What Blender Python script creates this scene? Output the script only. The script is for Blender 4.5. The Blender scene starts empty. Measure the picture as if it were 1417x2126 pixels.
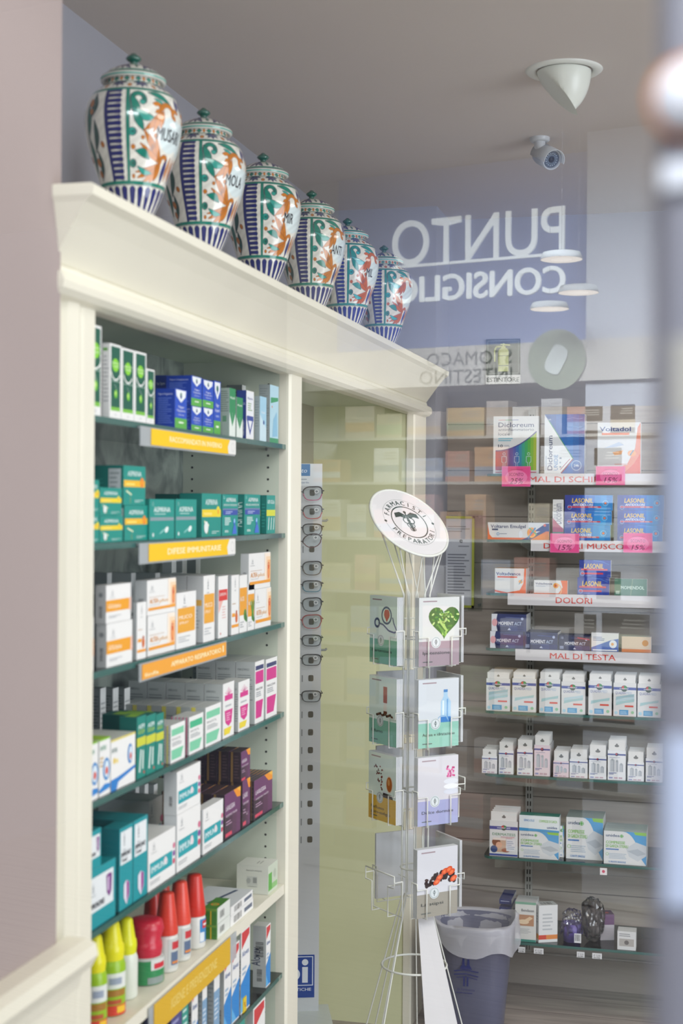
import bpy, bmesh, math, random
import numpy as np
from mathutils import Vector, Matrix
random.seed(7)
SC = bpy.context.scene
COL = SC.collection
EYE = 1.63
F = 2952.0
PSI = math.radians(14.5); PITCH = 0.0032; ROLL = 0.007
cF0 = Vector((-math.sin(PSI), math.cos(PSI), 0)); cR0 = Vector((math.cos(PSI), math.sin(PSI), 0)); ZZ = Vector((0, 0, 1))
cF = (cF0 * math.cos(PITCH) - ZZ * math.sin(PITCH)).normalized()
cU0 = (ZZ * math.cos(PITCH) + cF0 * math.sin(PITCH)).normalized()
cU = cU0 * math.cos(ROLL) - cR0 * math.sin(ROLL)
cR = cR0 * math.cos(ROLL) + cU0 * math.sin(ROLL)
CAM = Vector((0, 0, EYE))
# ---------------- camera
cd = bpy.data.cameras.new('camera'); cam = bpy.data.objects.new('camera', cd); COL.objects.link(cam)
cam.matrix_world = Matrix(((cR.x, cU.x, -cF.x, 0), (cR.y, cU.y, -cF.y, 0), (cR.z, cU.z, -cF.z, EYE), (0, 0, 0, 1)))
cd.sensor_fit = 'HORIZONTAL'; cd.sensor_width = 24.0; cd.lens = 50.0; cd.clip_start = 0.05
cd.dof.use_dof = True; cd.dof.focus_distance = 3.9; cd.dof.aperture_fstop = 4.3
SC.camera = cam
SC.view_settings.view_transform = 'Standard'; SC.view_settings.look = 'None'
SC.view_settings.gamma = 1.0; SC.view_settings.use_curve_mapping = False
SC.view_settings.exposure = 0.08
try:
    SC.cycles.use_denoising = True
    SC.cycles.max_bounces = 10; SC.cycles.transparent_max_bounces = 24
except Exception:
    pass
# ---------------- world and lights
wd = bpy.data.worlds.new('world'); SC.world = wd; wd.use_nodes = True
wd.node_tree.nodes['Background'].inputs[0].default_value = (0.62, 0.72, 1.0, 1)
wd.node_tree.nodes['Background'].inputs[1].default_value = 0.12

def area(name, loc, target, sx, sy, power, col):
    l = bpy.data.lights.new(name, 'AREA'); l.shape = 'RECTANGLE'; l.size = sx; l.size_y = sy; l.energy = power; l.color = col
    o = bpy.data.objects.new(name, l); COL.objects.link(o); o.location = loc
    d = Vector(target) - Vector(loc); o.rotation_euler = d.to_track_quat('-Z', 'Y').to_euler()
    return o
# unseen area lights: window daylight from the right, plus added fills
area('overhead_fill_light', (1.1, 2.2, 2.6), (1.1, 2.2, 0), 1.2, 0.6, 26, (1.0, 0.95, 0.86))  # this and the next: unseen area lights overhead, out of frame
area('overhead_fill_light', (1.2, 3.9, 2.6), (1.2, 3.9, 0), 1.2, 0.6, 18, (1.0, 0.95, 0.86))
area('overhead_fill_light', (-0.15, 1.5, 2.6), (-0.7, 3.4, 0.6), 0.6, 0.3, 5, (1.0, 0.96, 0.9))  # added overhead to brighten the dark left-hand brochures
area('daylight_window_light', (2.6, 1.6, 1.5), (-1.0, 3.0, 1.3), 2.2, 2.2, 82, (0.88, 0.94, 1.0))
area('front_fill_light', (0.0, -0.8, 2.90), (-0.5, 3.9, 1.0), 2.2, 0.4, 72, (0.90, 0.95, 1.0))  # added above and behind the camera to brighten camera-facing sides and brochures
area('rear_fill_light', (-1.4, -2.9, 2.95), (-1.6, -4.9, 1.75), 2.4, 0.5, 105, (0.80, 0.89, 1.0)).data.spread = 1.45  # unseen, aimed at the sign wall to brighten its reflection

def ray(x, y):
    return (cF + cR * ((x - 708.5) / F) - cU * ((y - 1063.0) / F))
def at(x, y, X=None, Y=None, Z=None):
    d = ray(x, y)
    if X is not None: t = X / d.x
    elif Y is not None: t = Y / d.y
    else: t = (Z - EYE) / d.z
    return CAM + d * t
# shop window pane: 0.55 m in front of the camera, slightly skewed
PT = math.radians(7.05); pT = Vector((math.cos(PT), -math.sin(PT), 0)); pN = Vector((math.sin(PT), math.cos(PT), 0)); pP = cF0 * 0.55
def rat(x, y, Yr):
    "point of the room behind the camera that the pane mirrors at picture point x, y"
    d = ray(x, y); t = (pP.dot(pN)) / d.dot(pN); h = CAM + d * t; r = d - 2 * d.dot(pN) * pN
    return h + r * ((Yr - h.y) / r.y)

# ---------------- colours and materials
def lin(c):
    if isinstance(c, str):
        c = c.lstrip('#'); c = [int(c[i:i + 2], 16) / 255 for i in (0, 2, 4)]
    return tuple((v / 12.92 if v <= 0.04045 else ((v + 0.055) / 1.055) ** 2.4) for v in c)
def nodes(name):
    m = bpy.data.materials.new(name); m.use_nodes = True; nt = m.node_tree
    return m, nt, nt.nodes['Principled BSDF']
def plain(name, col, rough=0.5, metal=0.0, spec=0.5, noise=0.0, scale=8.0, bump=0.0, coat=0.0, stretch=(1, 1, 1), emit=0.0):
    m, nt, b = nodes(name); c = lin(col)
    b.inputs['Roughness'].default_value = rough; b.inputs['Metallic'].default_value = metal
    b.inputs['Specular IOR Level'].default_value = spec; b.inputs['Coat Weight'].default_value = coat
    b.inputs['Base Color'].default_value = (*c, 1)
    if noise or bump:
        tc = nt.nodes.new('ShaderNodeTexCoord'); mp = nt.nodes.new('ShaderNodeMapping'); mp.inputs['Scale'].default_value = stretch
        nz = nt.nodes.new('ShaderNodeTexNoise'); nz.inputs['Scale'].default_value = scale; nz.inputs['Detail'].default_value = 5
        nt.links.new(tc.outputs['Object'], mp.inputs[0]); nt.links.new(mp.outputs[0], nz.inputs['Vector'])
        if noise:
            rp = nt.nodes.new('ShaderNodeValToRGB')
            rp.color_ramp.elements[0].position = 0.3; rp.color_ramp.elements[1].position = 0.7
            rp.color_ramp.elements[0].color = (*[v * (1 - noise) for v in c], 1); rp.color_ramp.elements[1].color = (*[min(1, v * (1 + noise)) for v in c], 1)
            nt.links.new(nz.outputs['Fac'], rp.inputs[0]); nt.links.new(rp.outputs[0], b.inputs['Base Color'])
        if bump:
            bp = nt.nodes.new('ShaderNodeBump'); bp.inputs['Strength'].default_value = bump; bp.inputs['Distance'].default_value = 0.004
            nt.links.new(nz.outputs['Fac'], bp.inputs['Height']); nt.links.new(bp.outputs[0], b.inputs['Normal'])
    if emit:
        b.inputs['Emission Color'].default_value = (*c, 1); b.inputs['Emission Strength'].default_value = emit
    return m
def printed(name, rough, spec=0.5, coat=0.0):
    m, nt, b = nodes(name); a = nt.nodes.new('ShaderNodeAttribute'); a.attribute_name = 'Col'
    nt.links.new(a.outputs['Color'], b.inputs['Base Color']); b.inputs['Roughness'].default_value = rough
    b.inputs['Specular IOR Level'].default_value = spec; b.inputs['Coat Weight'].default_value = coat
    return m
M_CARD = printed('printed_card', 0.38)
M_PLASTIC = printed('coloured_plastic', 0.3)
M_PAPER = printed('printed_paper', 0.6, 0.3)
M_CERAMIC = printed('painted_ceramic', 0.16, 0.5, 0.6)
M_WIRE = plain('white_coated_wire', '#e4e6e0', 0.4)
M_CREAM = plain('cream_lacquered_wood', '#e9e5d4', 0.42, noise=0.03, scale=3.0)
M_CREAMIN = plain('pale_green_cabinet_lining', '#cfd6be', 0.5, noise=0.02, scale=3)
M_WHITE = plain('white_enamel', '#e8eae6', 0.35)
def glassy(name, tint, fac_ior=1.5, rough=0.0, gain=1.0, gcol=(1, 1, 1)):
    m = bpy.data.materials.new(name); m.use_nodes = True; nt = m.node_tree; nt.nodes.clear()
    out = nt.nodes.new('ShaderNodeOutputMaterial'); mx = nt.nodes.new('ShaderNodeMixShader'); tr = nt.nodes.new('ShaderNodeBsdfTransparent')
    gl = nt.nodes.new('ShaderNodeBsdfGlossy'); fr = nt.nodes.new('ShaderNodeFresnel'); mu = nt.nodes.new('ShaderNodeMath'); mu.operation = 'MULTIPLY'
    tr.inputs[0].default_value = (*tint, 1); gl.inputs['Roughness'].default_value = rough; gl.inputs[0].default_value = (*gcol, 1)
    fr.inputs['IOR'].default_value = fac_ior; mu.inputs[1].default_value = gain; mu.use_clamp = True
    nt.links.new(fr.outputs[0], mu.inputs[0]); nt.links.new(mu.outputs[0], mx.inputs[0]); nt.links.new(tr.outputs[0], mx.inputs[1]); nt.links.new(gl.outputs[0], mx.inputs[2]); nt.links.new(mx.outputs[0], out.inputs[0])
    return m
M_PANE = glassy('window_glass', (0.97, 0.98, 0.98), 1.5, 0.0, 2.7)
M_SHELF = glassy('green_shelf_glass', (0.50, 0.72, 0.68), 1.5, 0.02, 1.0)
M_EDGE = plain('green_glass_edge', '#37665f', 0.12, spec=0.8)
M_ACRYL = glassy('clear_acrylic', (0.86, 0.88, 0.88), 1.5, 0.05, 1.5)
def M_tl(name, col, tr):
    m_, nt, b = nodes(name); b.inputs['Base Color'].default_value = (*lin(col), 1); b.inputs['Roughness'].default_value = .3
    t = nt.nodes.new('ShaderNodeBsdfTransparent'); mx = nt.nodes.new('ShaderNodeMixShader'); mx.inputs[0].default_value = 1 - tr; nt.links.new(t.outputs[0], mx.inputs[1]); nt.links.new(b.outputs[0], mx.inputs[2]); nt.links.new(mx.outputs[0], nt.nodes['Material Output'].inputs[0]); return m_
M_HOLDER = M_tl('frosted_holder_plastic', '#c4cacd', .4)
M_LENS = glassy('spectacle_lens', (0.93, 0.95, 0.95), 1.4, 0.0, 0.7)

# ---------------- mesh building
_tc = {}
def text_geo(s, bold=0.0, res=2):
    k = (s, bold, res)
    if k not in _tc:
        cu = bpy.data.curves.new('t', 'FONT'); cu.body = s; cu.size = 1.0; cu.resolution_u = res; cu.fill_mode = 'FRONT'
        o = bpy.data.objects.new('t', cu); COL.objects.link(o)
        dg = bpy.context.evaluated_depsgraph_get(); me = o.evaluated_get(dg).to_mesh()
        vs = [(v.co.x, v.co.y) for v in me.vertices]; fs = [tuple(p.vertices) for p in me.polygons]
        o.evaluated_get(dg).to_mesh_clear(); bpy.data.objects.remove(o); bpy.data.curves.remove(cu)
        if vs:
            x0 = min(v[0] for v in vs); x1 = max(v[0] for v in vs)
        else: x0, x1 = 0, 1
        v0 = [(v[0] - x0, v[1]) for v in vs]; f0 = list(fs)
        if bold:   # heavier strokes: the outline laid down again a little to each side
            b_ = bold * .75; n0 = len(v0); sh = ((-b_, 0), (b_, 0), (0, b_ * .6), (0, -b_ * .6)); base = list(v0)
            for i_, (dx_, dy_) in enumerate(sh): v0 = v0 + [(x + dx_, y + dy_) for x, y in base]; f0 = f0 + [tuple(q + n0 * (i_ + 1) for q in f_) for f_ in fs]
        _tc[k] = (v0, f0, x1 - x0)
    return _tc[k]
class MB:
    def __init__(s): s.v = []; s.f = []; s.c = []; s.m = []; s.sm = []
    def add(s, vs, fs, col='#ffffff', mi=0, smooth=False):
        b = len(s.v); s.v += [tuple(v) for v in vs]; c = lin(col) if isinstance(col, str) else col
        for f in fs: s.f.append(tuple(b + i for i in f)); s.c.append(c); s.m.append(mi); s.sm.append(smooth)
        return s
    def box(s, x0, y0, z0, x1, y1, z1, col='#ffffff', mi=0):
        return s.add([(x0, y0, z0), (x1, y0, z0), (x1, y1, z0), (x0, y1, z0), (x0, y0, z1), (x1, y0, z1), (x1, y1, z1), (x0, y1, z1)],
                     [(0, 3, 2, 1), (4, 5, 6, 7), (0, 1, 5, 4), (1, 2, 6, 5), (2, 3, 7, 6), (3, 0, 4, 7)], col, mi)
    def prism(s, pts, axis, a, b, col='#ffffff', mi=0, smooth=False):
        "closed outline in the two other axes (x,y,z order), extruded along axis from a to b"
        def V(p, t):
            return {'x': (t, p[0], p[1]), 'y': (p[0], t, p[1]), 'z': (p[0], p[1], t)}[axis]
        n = len(pts); vs = [V(p, a) for p in pts] + [V(p, b) for p in pts]
        fs = [(i, (i + 1) % n, n + (i + 1) % n, n + i) for i in range(n)]
        s.add(vs, fs, col, mi, smooth); s.add(vs, [tuple(range(n))[::-1], tuple(range(n, 2 * n))], col, mi)
        return s
    def tube(s, pts, r, col='#ffffff', mi=0, n=8, closed=False, caps=True):
        P = [Vector(p) for p in pts]; k = len(P); vs = []; R = r if isinstance(r, (list, tuple)) else [r] * k
        up = None
        for i in range(k):
            if closed: t = P[(i + 1) % k] - P[i - 1]
            else: t = P[min(i + 1, k - 1)] - P[max(i - 1, 0)]
            t.normalize()
            if up is None:
                up = t.orthogonal().normalized()
            else:
                up = (up - t * up.dot(t))
                up = up.normalized() if up.length > 1e-6 else t.orthogonal().normalized()
            w = t.cross(up)
            for j in range(n):
                a = 2 * math.pi * j / n; vs.append(P[i] + (up * math.cos(a) + w * math.sin(a)) * R[i])
        fs = []
        for i in range(k if closed else k - 1):
            for j in range(n):
                a = i * n + j; b = i * n + (j + 1) % n; c = ((i + 1) % k) * n
                fs.append((a, b, c + (j + 1) % n, c + j))
        s.add(vs, fs, col, mi, True)
        if not closed and caps: s.add(vs, [tuple(range(n))[::-1], tuple(range((k - 1) * n, k * n))], col, mi)
        return s
    def lathe(s, prof, cx=0, cy=0, col='#ffffff', mi=0, n=32, caps=True, axis=None):
        "profile of (r, z)"
        vs = []
        for r, z in prof:
            for j in range(n):
                a = 2 * math.pi * j / n; vs.append((cx + r * math.cos(a), cy + r * math.sin(a), z))
        fs = [(i * n + j, i * n + (j + 1) % n, (i + 1) * n + (j + 1) % n, (i + 1) * n + j) for i in range(len(prof) - 1) for j in range(n)]
        s.add(vs, fs, col, mi, True)
        if caps: s.add(vs, [tuple(range(n))[::-1], tuple(range((len(prof) - 1) * n, len(prof) * n))], col, mi)
        return s
    def xf(s, M):
        s.v = [tuple(M @ Vector(v)) for v in s.v]; return s
    def build(s, name, mats, parent=None, loc=None, rz=0.0):
        me = bpy.data.meshes.new(name); me.from_pydata(s.v, [], s.f)
        if not isinstance(mats, (list, tuple)): mats = [mats]
        for m in mats: me.materials.append(m)
        me.polygons.foreach_set('material_index', s.m); me.polygons.foreach_set('use_smooth', s.sm)
        ca = me.color_attributes.new('Col', 'FLOAT_COLOR', 'CORNER')
        cnt = [len(f) for f in s.f]; arr = np.ones((sum(cnt), 4), dtype=np.float32); arr[:, :3] = np.repeat(np.array(s.c, dtype=np.float32), cnt, axis=0)
        ca.data.foreach_set('color', arr.ravel()); me.update()
        o = bpy.data.objects.new(name, me); COL.objects.link(o)
        if parent: o.parent = parent
        if loc is not None: o.location = loc
        o.rotation_euler[2] = rz
        return o
def tag(o, label, cat, group=None, kind=None):
    if label: o['label'] = label
    if cat: o['category'] = cat
    if group: o['group'] = group
    if kind: o['kind'] = kind
    return o
def empty(name, loc, rz=0, label=None, cat=None, group=None):
    o = bpy.data.objects.new(name, None); COL.objects.link(o); o.location = loc; o.rotation_euler[2] = rz; o.empty_display_size = 0.05
    return tag(o, label, cat, group)
def struct(o): o['kind'] = 'structure'; return o
def copytree(o, parent=None):
    c = o.copy(); COL.objects.link(c)
    if parent: c.parent = parent
    for ch in list(o.children): copytree(ch, c)
    return c

class Face:
    "a printed face: origin, U and V edge vectors; every element lies a hair above the last"
    def __init__(s, mb, o, U, V, curve=None):
        s.mb = mb; s.o = Vector(o); s.U = Vector(U); s.V = Vector(V); s.N = s.U.cross(s.V).normalized(); s.k = 0; s.w = s.U.length; s.h = s.V.length
    def pt(s, u, v): return s.o + s.U * u + s.V * v + s.N * (0.00006 * s.k)
    def poly(s, pts, col):
        s.k += 1; s.mb.add([s.pt(*p) for p in pts], [tuple(range(len(pts)))], col); return s
    def rect(s, u0, v0, u1, v1, col): return s.poly([(u0, v0), (u1, v0), (u1, v1), (u0, v1)], col)
    def grad(s, u0, v0, u1, v1, cols):
        n = len(cols); s.k += 1
        for i, c in enumerate(cols):
            a = u0 + (u1 - u0) * i / n; b = u0 + (u1 - u0) * (i + 1) / n
            s.mb.add([s.pt(a, v0), s.pt(b, v0), s.pt(b, v1), s.pt(a, v1)], [(0, 1, 2, 3)], c)
    def circ(s, u, v, r, col, ru=None, rot=0.0, n=20):
        "radius in parts of the face height; ru = other radius"
        ru = r if ru is None else ru; pts = []
        for i in range(n):
            a = 2 * math.pi * i / n; x = ru * math.cos(a); y = r * math.sin(a)
            x, y = x * math.cos(rot) - y * math.sin(rot), x * math.sin(rot) + y * math.cos(rot)
            pts.append((u + x * s.h / s.w, v + y))
        return s.poly(pts, col)
    def line(s, p, q, t, col):
        ax = (q[0] - p[0]) * s.w; ay = (q[1] - p[1]) * s.h; L = math.hypot(ax, ay) or 1; nx = -ay / L * t * s.h / 2; ny = ax / L * t * s.h / 2
        return s.poly([(p[0] + nx / s.w, p[1] + ny / s.h), (p[0] - nx / s.w, p[1] - ny / s.h), (q[0] - nx / s.w, q[1] - ny / s.h), (q[0] + nx / s.w, q[1] + ny / s.h)], col)
    def path(s, pts, t, col):
        for a, b in zip(pts, pts[1:]): s.line(a, b, t, col); s.k -= 1
        s.k += 1
    def ring(s, u, v, r, t, col, n=28, a0=0, a1=360):
        pts = [(u + r * math.cos(math.radians(a0 + (a1 - a0) * i / n)) * s.h / s.w, v + r * math.sin(math.radians(a0 + (a1 - a0) * i / n))) for i in range(n + 1)]
        s.path(pts, t, col)
    def text(s, t, u, v, h, col, fit=None, al='l', rot=0, bold=0.0, shear=0.0):
        "h = letter height as part of the face height; fit = width as part of the face width"
        vs, fs, w = text_geo(t, bold)
        if not vs: return s
        s.k += 1; H = h * s.h / 0.72; wx = H
        if fit: wx = fit * (s.w if rot == 0 else s.h) / max(w, 1e-6)
        W = w * wx; off = {'l': 0, 'c': -W / 2, 'r': -W}[al]; ca, sa = math.cos(math.radians(rot)), math.sin(math.radians(rot))
        out = []
        nl = len(vs) // 5 if bold else len(vs)
        for i_, (x, y) in enumerate(vs):
            X = (x + shear * y) * wx + off; Y = y * H; X, Y = X * ca - Y * sa, X * sa + Y * ca
            out.append(s.pt(u + X / s.w, v + Y / s.h) + s.N * (0.00002 * (i_ // nl)))
        s.mb.add(out, fs, col); return s
    def lines(s, u0, v0, u1, v1, n, col, t=0.35):
        s.k += 1; rnd = random.Random(int(u0 * 97 + v0 * 31 + n))
        for i in range(n):
            a = v1 - (v1 - v0) * (i + 0.5) / n; hh = (v1 - v0) / n * t / 2; e = u0 + (u1 - u0) * rnd.uniform(0.6, 1)
            s.mb.add([s.pt(u0, a - hh), s.pt(e, a - hh), s.pt(e, a + hh), s.pt(u0, a + hh)], [(0, 1, 2, 3)], col)
        return s
    def bars(s, u0, v0, u1, v1, col='#202020', vert=True, n=14):
        s.k += 1; rnd = random.Random(n)
        for i in range(n):
            t = rnd.uniform(0.25, 0.7)
            if vert: a = u0 + (u1 - u0) * i / n; b = a + (u1 - u0) / n * t; q = [(a, v0), (b, v0), (b, v1), (a, v1)]
            else: a = v0 + (v1 - v0) * i / n; b = a + (v1 - v0) / n * t; q = [(u0, a), (u1, a), (u1, b), (u0, b)]
            s.mb.add([s.pt(*p) for p in q], [(0, 1, 2, 3)], col)
        return s
def carton(w, d, h, base='#f0f0ee', side=None, top=None, bev=0.0006):
    "a folded card box; local front faces -y; returns mesh builder and its front, left, top faces"
    mb = MB(); mb.box(0, 0, 0, w, d, h, base)
    fr = Face(mb, (0, 0, 0), (w, 0, 0), (0, 0, h)); lf = Face(mb, (0, d, 0), (0, -d, 0), (0, 0, h)); tp = Face(mb, (0, 0, h), (w, 0, 0), (0, d, 0))
    if side: lf.rect(0, 0, 1, 1, side)
    if top: tp.rect(0, 0, 1, 1, top)
    # folded flap edge and tuck seam on top
    tp.line((0.02, 0.06), (0.98, 0.06), 0.008, '#9a9a98')
    return mb, fr, lf, tp
ORD = ['first', 'second', 'third', 'fourth', 'fifth', 'sixth', 'seventh', 'eighth', 'ninth', 'tenth', 'eleventh', 'twelfth']
# =====================================================================  SETTING
CEIL = 2.635; XW = -1.26; YB = 4.90; XL = -0.88
YL = at(126, 500, X=XL).y
M_WALLPINK = plain('mauve_plaster', '#a39592', 0.8, noise=0.03, scale=2.0)
M_WALLBLUE = plain('grey_plaster', '#a3a3ac', 0.85, noise=0.02, scale=2.0)
M_CEIL = plain('warm_white_ceiling_paint', '#c9c0ba', 0.85, noise=0.02, scale=1.2)
def planks(name, c1, c2, w, axis, rough=0.5, groove=0.02):
    m, nt, b = nodes(name); L = nt.links
    tc = nt.nodes.new('ShaderNodeTexCoord'); sp = nt.nodes.new('ShaderNodeSeparateXYZ'); L.new(tc.outputs['Object'], sp.inputs[0])
    dv = nt.nodes.new('ShaderNodeMath'); dv.operation = 'DIVIDE'; dv.inputs[1].default_value = w; L.new(sp.outputs[axis], dv.inputs[0])
    fl = nt.nodes.new('ShaderNodeMath'); fl.operation = 'FLOOR'; L.new(dv.outputs[0], fl.inputs[0])
    fr = nt.nodes.new('ShaderNodeMath'); fr.operation = 'FRACT'; L.new(dv.outputs[0], fr.inputs[0])
    gt = nt.nodes.new('ShaderNodeMath'); gt.operation = 'GREATER_THAN'; gt.inputs[1].default_value = groove; L.new(fr.outputs[0], gt.inputs[0])
    mp = nt.nodes.new('ShaderNodeMapping'); mp.inputs['Scale'].default_value = (1.0, 14, 1) if axis == 1 else (1.0, 1, 14); L.new(tc.outputs['Object'], mp.inputs[0])
    cb = nt.nodes.new('ShaderNodeCombineXYZ'); L.new(fl.outputs[0], cb.inputs[0]); 
    va = nt.nodes.new('ShaderNodeVectorMath'); va.operation = 'ADD'; L.new(mp.outputs[0], va.inputs[0])
    sc2 = nt.nodes.new('ShaderNodeVectorMath'); sc2.operation = 'SCALE'; sc2.inputs['Scale'].default_value = 3.7; L.new(cb.outputs[0], sc2.inputs[0]); L.new(sc2.outputs[0], va.inputs[1])
    nz = nt.nodes.new('ShaderNodeTexNoise'); nz.inputs['Scale'].default_value = 3.0; nz.inputs['Detail'].default_value = 6; L.new(va.outputs[0], nz.inputs['Vector'])
    rp = nt.nodes.new('ShaderNodeValToRGB'); rp.color_ramp.elements[0].position = .3; rp.color_ramp.elements[1].position = .7
    rp.color_ramp.elements[0].color = (*lin(c1), 1); rp.color_ramp.elements[1].color = (*lin(c2), 1); L.new(nz.outputs['Fac'], rp.inputs[0])
    mx = nt.nodes.new('ShaderNodeMix'); mx.data_type = 'RGBA'; mx.inputs[6].default_value = (*[v * .35 for v in lin(c1)], 1)
    L.new(gt.outputs[0], mx.inputs[0]); L.new(rp.outputs[0], mx.inputs[7]); L.new(mx.outputs[2], b.inputs['Base Color']); b.inputs['Roughness'].default_value = rough
    return m
M_PLANKWALL = planks('taupe_wood_plank_wall', '#a3978d', '#b9ada2', 0.16, 2, 0.55, 0.02)
M_FLOOR = planks('grey_wood_floor', '#8d847f', '#b4aaa4', 0.14, 1, 0.4, 0.025)
M_SKIRT = plain('taupe_skirting_paint', '#a09890', 0.5)

struct(MB().box(-4.6, -5.4, -0.05, 3.0, 5.1, 0.0).build('floor', M_FLOOR))
struct(MB().box(-1.5, 0.62, CEIL, 3.0, 5.1, CEIL + 0.1).build('ceiling', M_CEIL))
struct(MB().box(-1.12, 0.72, 0, XL, YL, CEIL).build('wall_left', M_WALLPINK))
struct(MB().box(XW - 0.12, YL, 0, XW, 5.1, CEIL).build('wall_behind_cabinet', M_WALLBLUE))
struct(MB().box(XW - 0.1, YB, 1.98, 3.0, YB + .12, CEIL).build('wall_back', M_WALLBLUE))
struct(MB().box(XW - 0.1, YB - 0.004, 0.0, 3.0, YB + .12, 1.98).build('wall_back_planking', M_PLANKWALL))
struct(MB().box(3.0, 0.62, 0, 3.1, 5.1, CEIL).build('wall_right', M_WALLBLUE))
struct(MB().box(XW - .05, 4.66, 0, -0.885, YB, CEIL).build('wall_corner_column', M_WALLBLUE))
struct(MB().box(-0.885, YB - 0.02, 0, 3.0, YB - .004, 0.11).build('baseboard_back', M_SKIRT))
# cream wainscot and its rounded rail on the left wall
zr = at(158, 1962, X=-0.85).z
w = MB().box(XL, 0.72, 0, XL + 0.012, YL, zr - 0.03); w.build('trim_1', M_CREAM)['kind'] = 'structure'
pr = [(XL, zr - 0.075), (XL + 0.018, zr - 0.072), (XL + 0.024, zr - 0.05), (XL + 0.038, zr - 0.040), (XL + 0.048, zr - 0.022), (XL + 0.044, zr - 0.006), (XL + 0.03, zr), (XL, zr)]
w = MB().prism(pr, 'y', 0.72, YL + 0.035); w.build('trim_2', M_CREAM)['kind'] = 'structure'

# =====================================================================  CABINET
CX = -0.90; CY0 = YL + 0.001; CY1 = at(880, 1000, X=CX).y
zCrown = at(240, 403, X=-0.82).z; zOpen = at(190, 606, X=CX).z
yA0 = at(190, 1000, X=CX).y; yA1 = at(596, 1000, X=CX).y; yB0 = at(621, 1000, X=CX).y; yB1 = at(856, 1000, X=CX).y
XBK = -1.145; XB2 = -1.225
def mottled():
    m, nt, b = nodes('mottled_grey_green_back'); L = nt.links
    tc = nt.nodes.new('ShaderNodeTexCoord'); nz = nt.nodes.new('ShaderNodeTexNoise'); nz.inputs['Scale'].default_value = 9; nz.inputs['Detail'].default_value = 9; nz.inputs['Distortion'].default_value = 1.2
    L.new(tc.outputs['Object'], nz.inputs['Vector']); rp = nt.nodes.new('ShaderNodeValToRGB')
    rp.color_ramp.elements[0].position = .36; rp.color_ramp.elements[1].position = .62
    rp.color_ramp.elements[0].color = (*lin('#67706a'), 1); rp.color_ramp.elements[1].color = (*lin('#a4ada2'), 1)
    L.new(nz.outputs['Fac'], rp.inputs[0]); L.new(rp.outputs[0], b.inputs['Base Color']); b.inputs['Roughness'].default_value = .45
    return m
M_MOTTLE = mottled()
M_OLIVE = plain('ridged_olive_liner', '#8a8464', 0.5)
M_LIME = plain('pale_lime_lining', '#dddfb6', 0.45, noise=0.02, scale=2)
cab = empty('display_cabinet', (CX, (CY0 + CY1) / 2, 0), 0, 'tall cream display cabinet with glass shelves, moulded cornice and two open bays', 'cabinet')
def cpart(name, mb, mat, **k):
    c = cab.location; mb.v = [(v[0] - c.x, v[1] - c.y, v[2]) for v in mb.v]; return mb.build(name, mat, cab)
def dots(mb, Y, xs, z0, z1, step, sgn=-1):
    for X in xs:
        z = z0
        while z < z1:
            pts = [(X + .0026 * math.cos(a * math.pi / 5), Y + sgn * 0.0004, z + .0026 * math.sin(a * math.pi / 5)) for a in range(10)]
            mb.add(pts, [tuple(range(10))], '#3a3a36'); z += step
stile = lambda y0, y1: MB().prism([(CX - .02, y0), (CX + .001, y0), (CX + .006, y0 + .006), (CX + .006, y1 - .006), (CX + .001, y1), (CX - .02, y1)], 'z', 0.0, zOpen + .02)
w_ = yA0 - CY0
cpart('left_stile', MB().prism([(CX - .02, CY0), (CX + .004, CY0), (CX + .006, CY0 + .002), (CX + .006, CY0 + w_ * .20), (CX - .002, CY0 + w_ * .23), (CX - .002, CY0 + w_ * .27), (CX + .008, CY0 + w_ * .33), (CX + .010, CY0 + w_ * .55), (CX + .006, CY0 + w_ * .62), (CX + .004, CY0 + w_ * .66), (CX + .006, CY0 + w_ * .72), (CX + .006, yA0 - .004), (CX + .002, yA0), (CX - .02, yA0)], 'z', 0.0, zOpen + .02), M_CREAM)
cpart('middle_stile', stile(yA1 + .002, yB0), M_CREAM)
cpart('right_stile', stile(yB1, CY1), M_CREAM)
PG = printed('drilled_lining_panel', 0.5)
hole = MB().box(XBK, yA1 + .002, 0, CX - .02, yA1 + .02, zOpen, '#d2d8c6'); dots(hole, yA1 + .002, (CX - .045, XBK + .022), 0.25, zOpen - .03, 0.0262)
cpart('drilled_partition', hole, PG)
cpart('side_panel', MB().box(XBK, CY0, 0, CX - .02, CY0 + .02, zOpen), M_CREAM)
bk = MB().box(XBK - .015, CY0, 0, XBK, yA1 + .02, zOpen); cpart('back_panel', bk, M_MOTTLE)
ol = MB()
yy = yA1 + .02
while yy < CY1 - .02:
    ol.prism([(XB2 - .01, yy), (XB2, yy), (XB2 + .004, yy + .008), (XB2, yy + .016), (XB2 - .01, yy + .016)], 'z', 0, zOpen + .02); yy += .0162
cpart('ridged_liner', ol, M_OLIVE)
cpart('partition_backing', MB().box(XB2, yA1 + .003, 0, XBK - .015, yA1 + .02, zOpen), M_LIME)
cpart('end_panel', MB().box(XB2 - .01, yB1 + .004, 0, CX - .02, CY1, zOpen + .02), M_LIME)
cpart('top_panel', MB().box(XB2 - .01, CY0, zOpen, CX - .02, CY1, zOpen + .02), M_CREAMIN)
cpart('crown_top', MB().box(XB2 - .01, CY0, zCrown - .03, CX + .03, CY1, zCrown - .002), M_CREAM)
zc = zCrown
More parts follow.
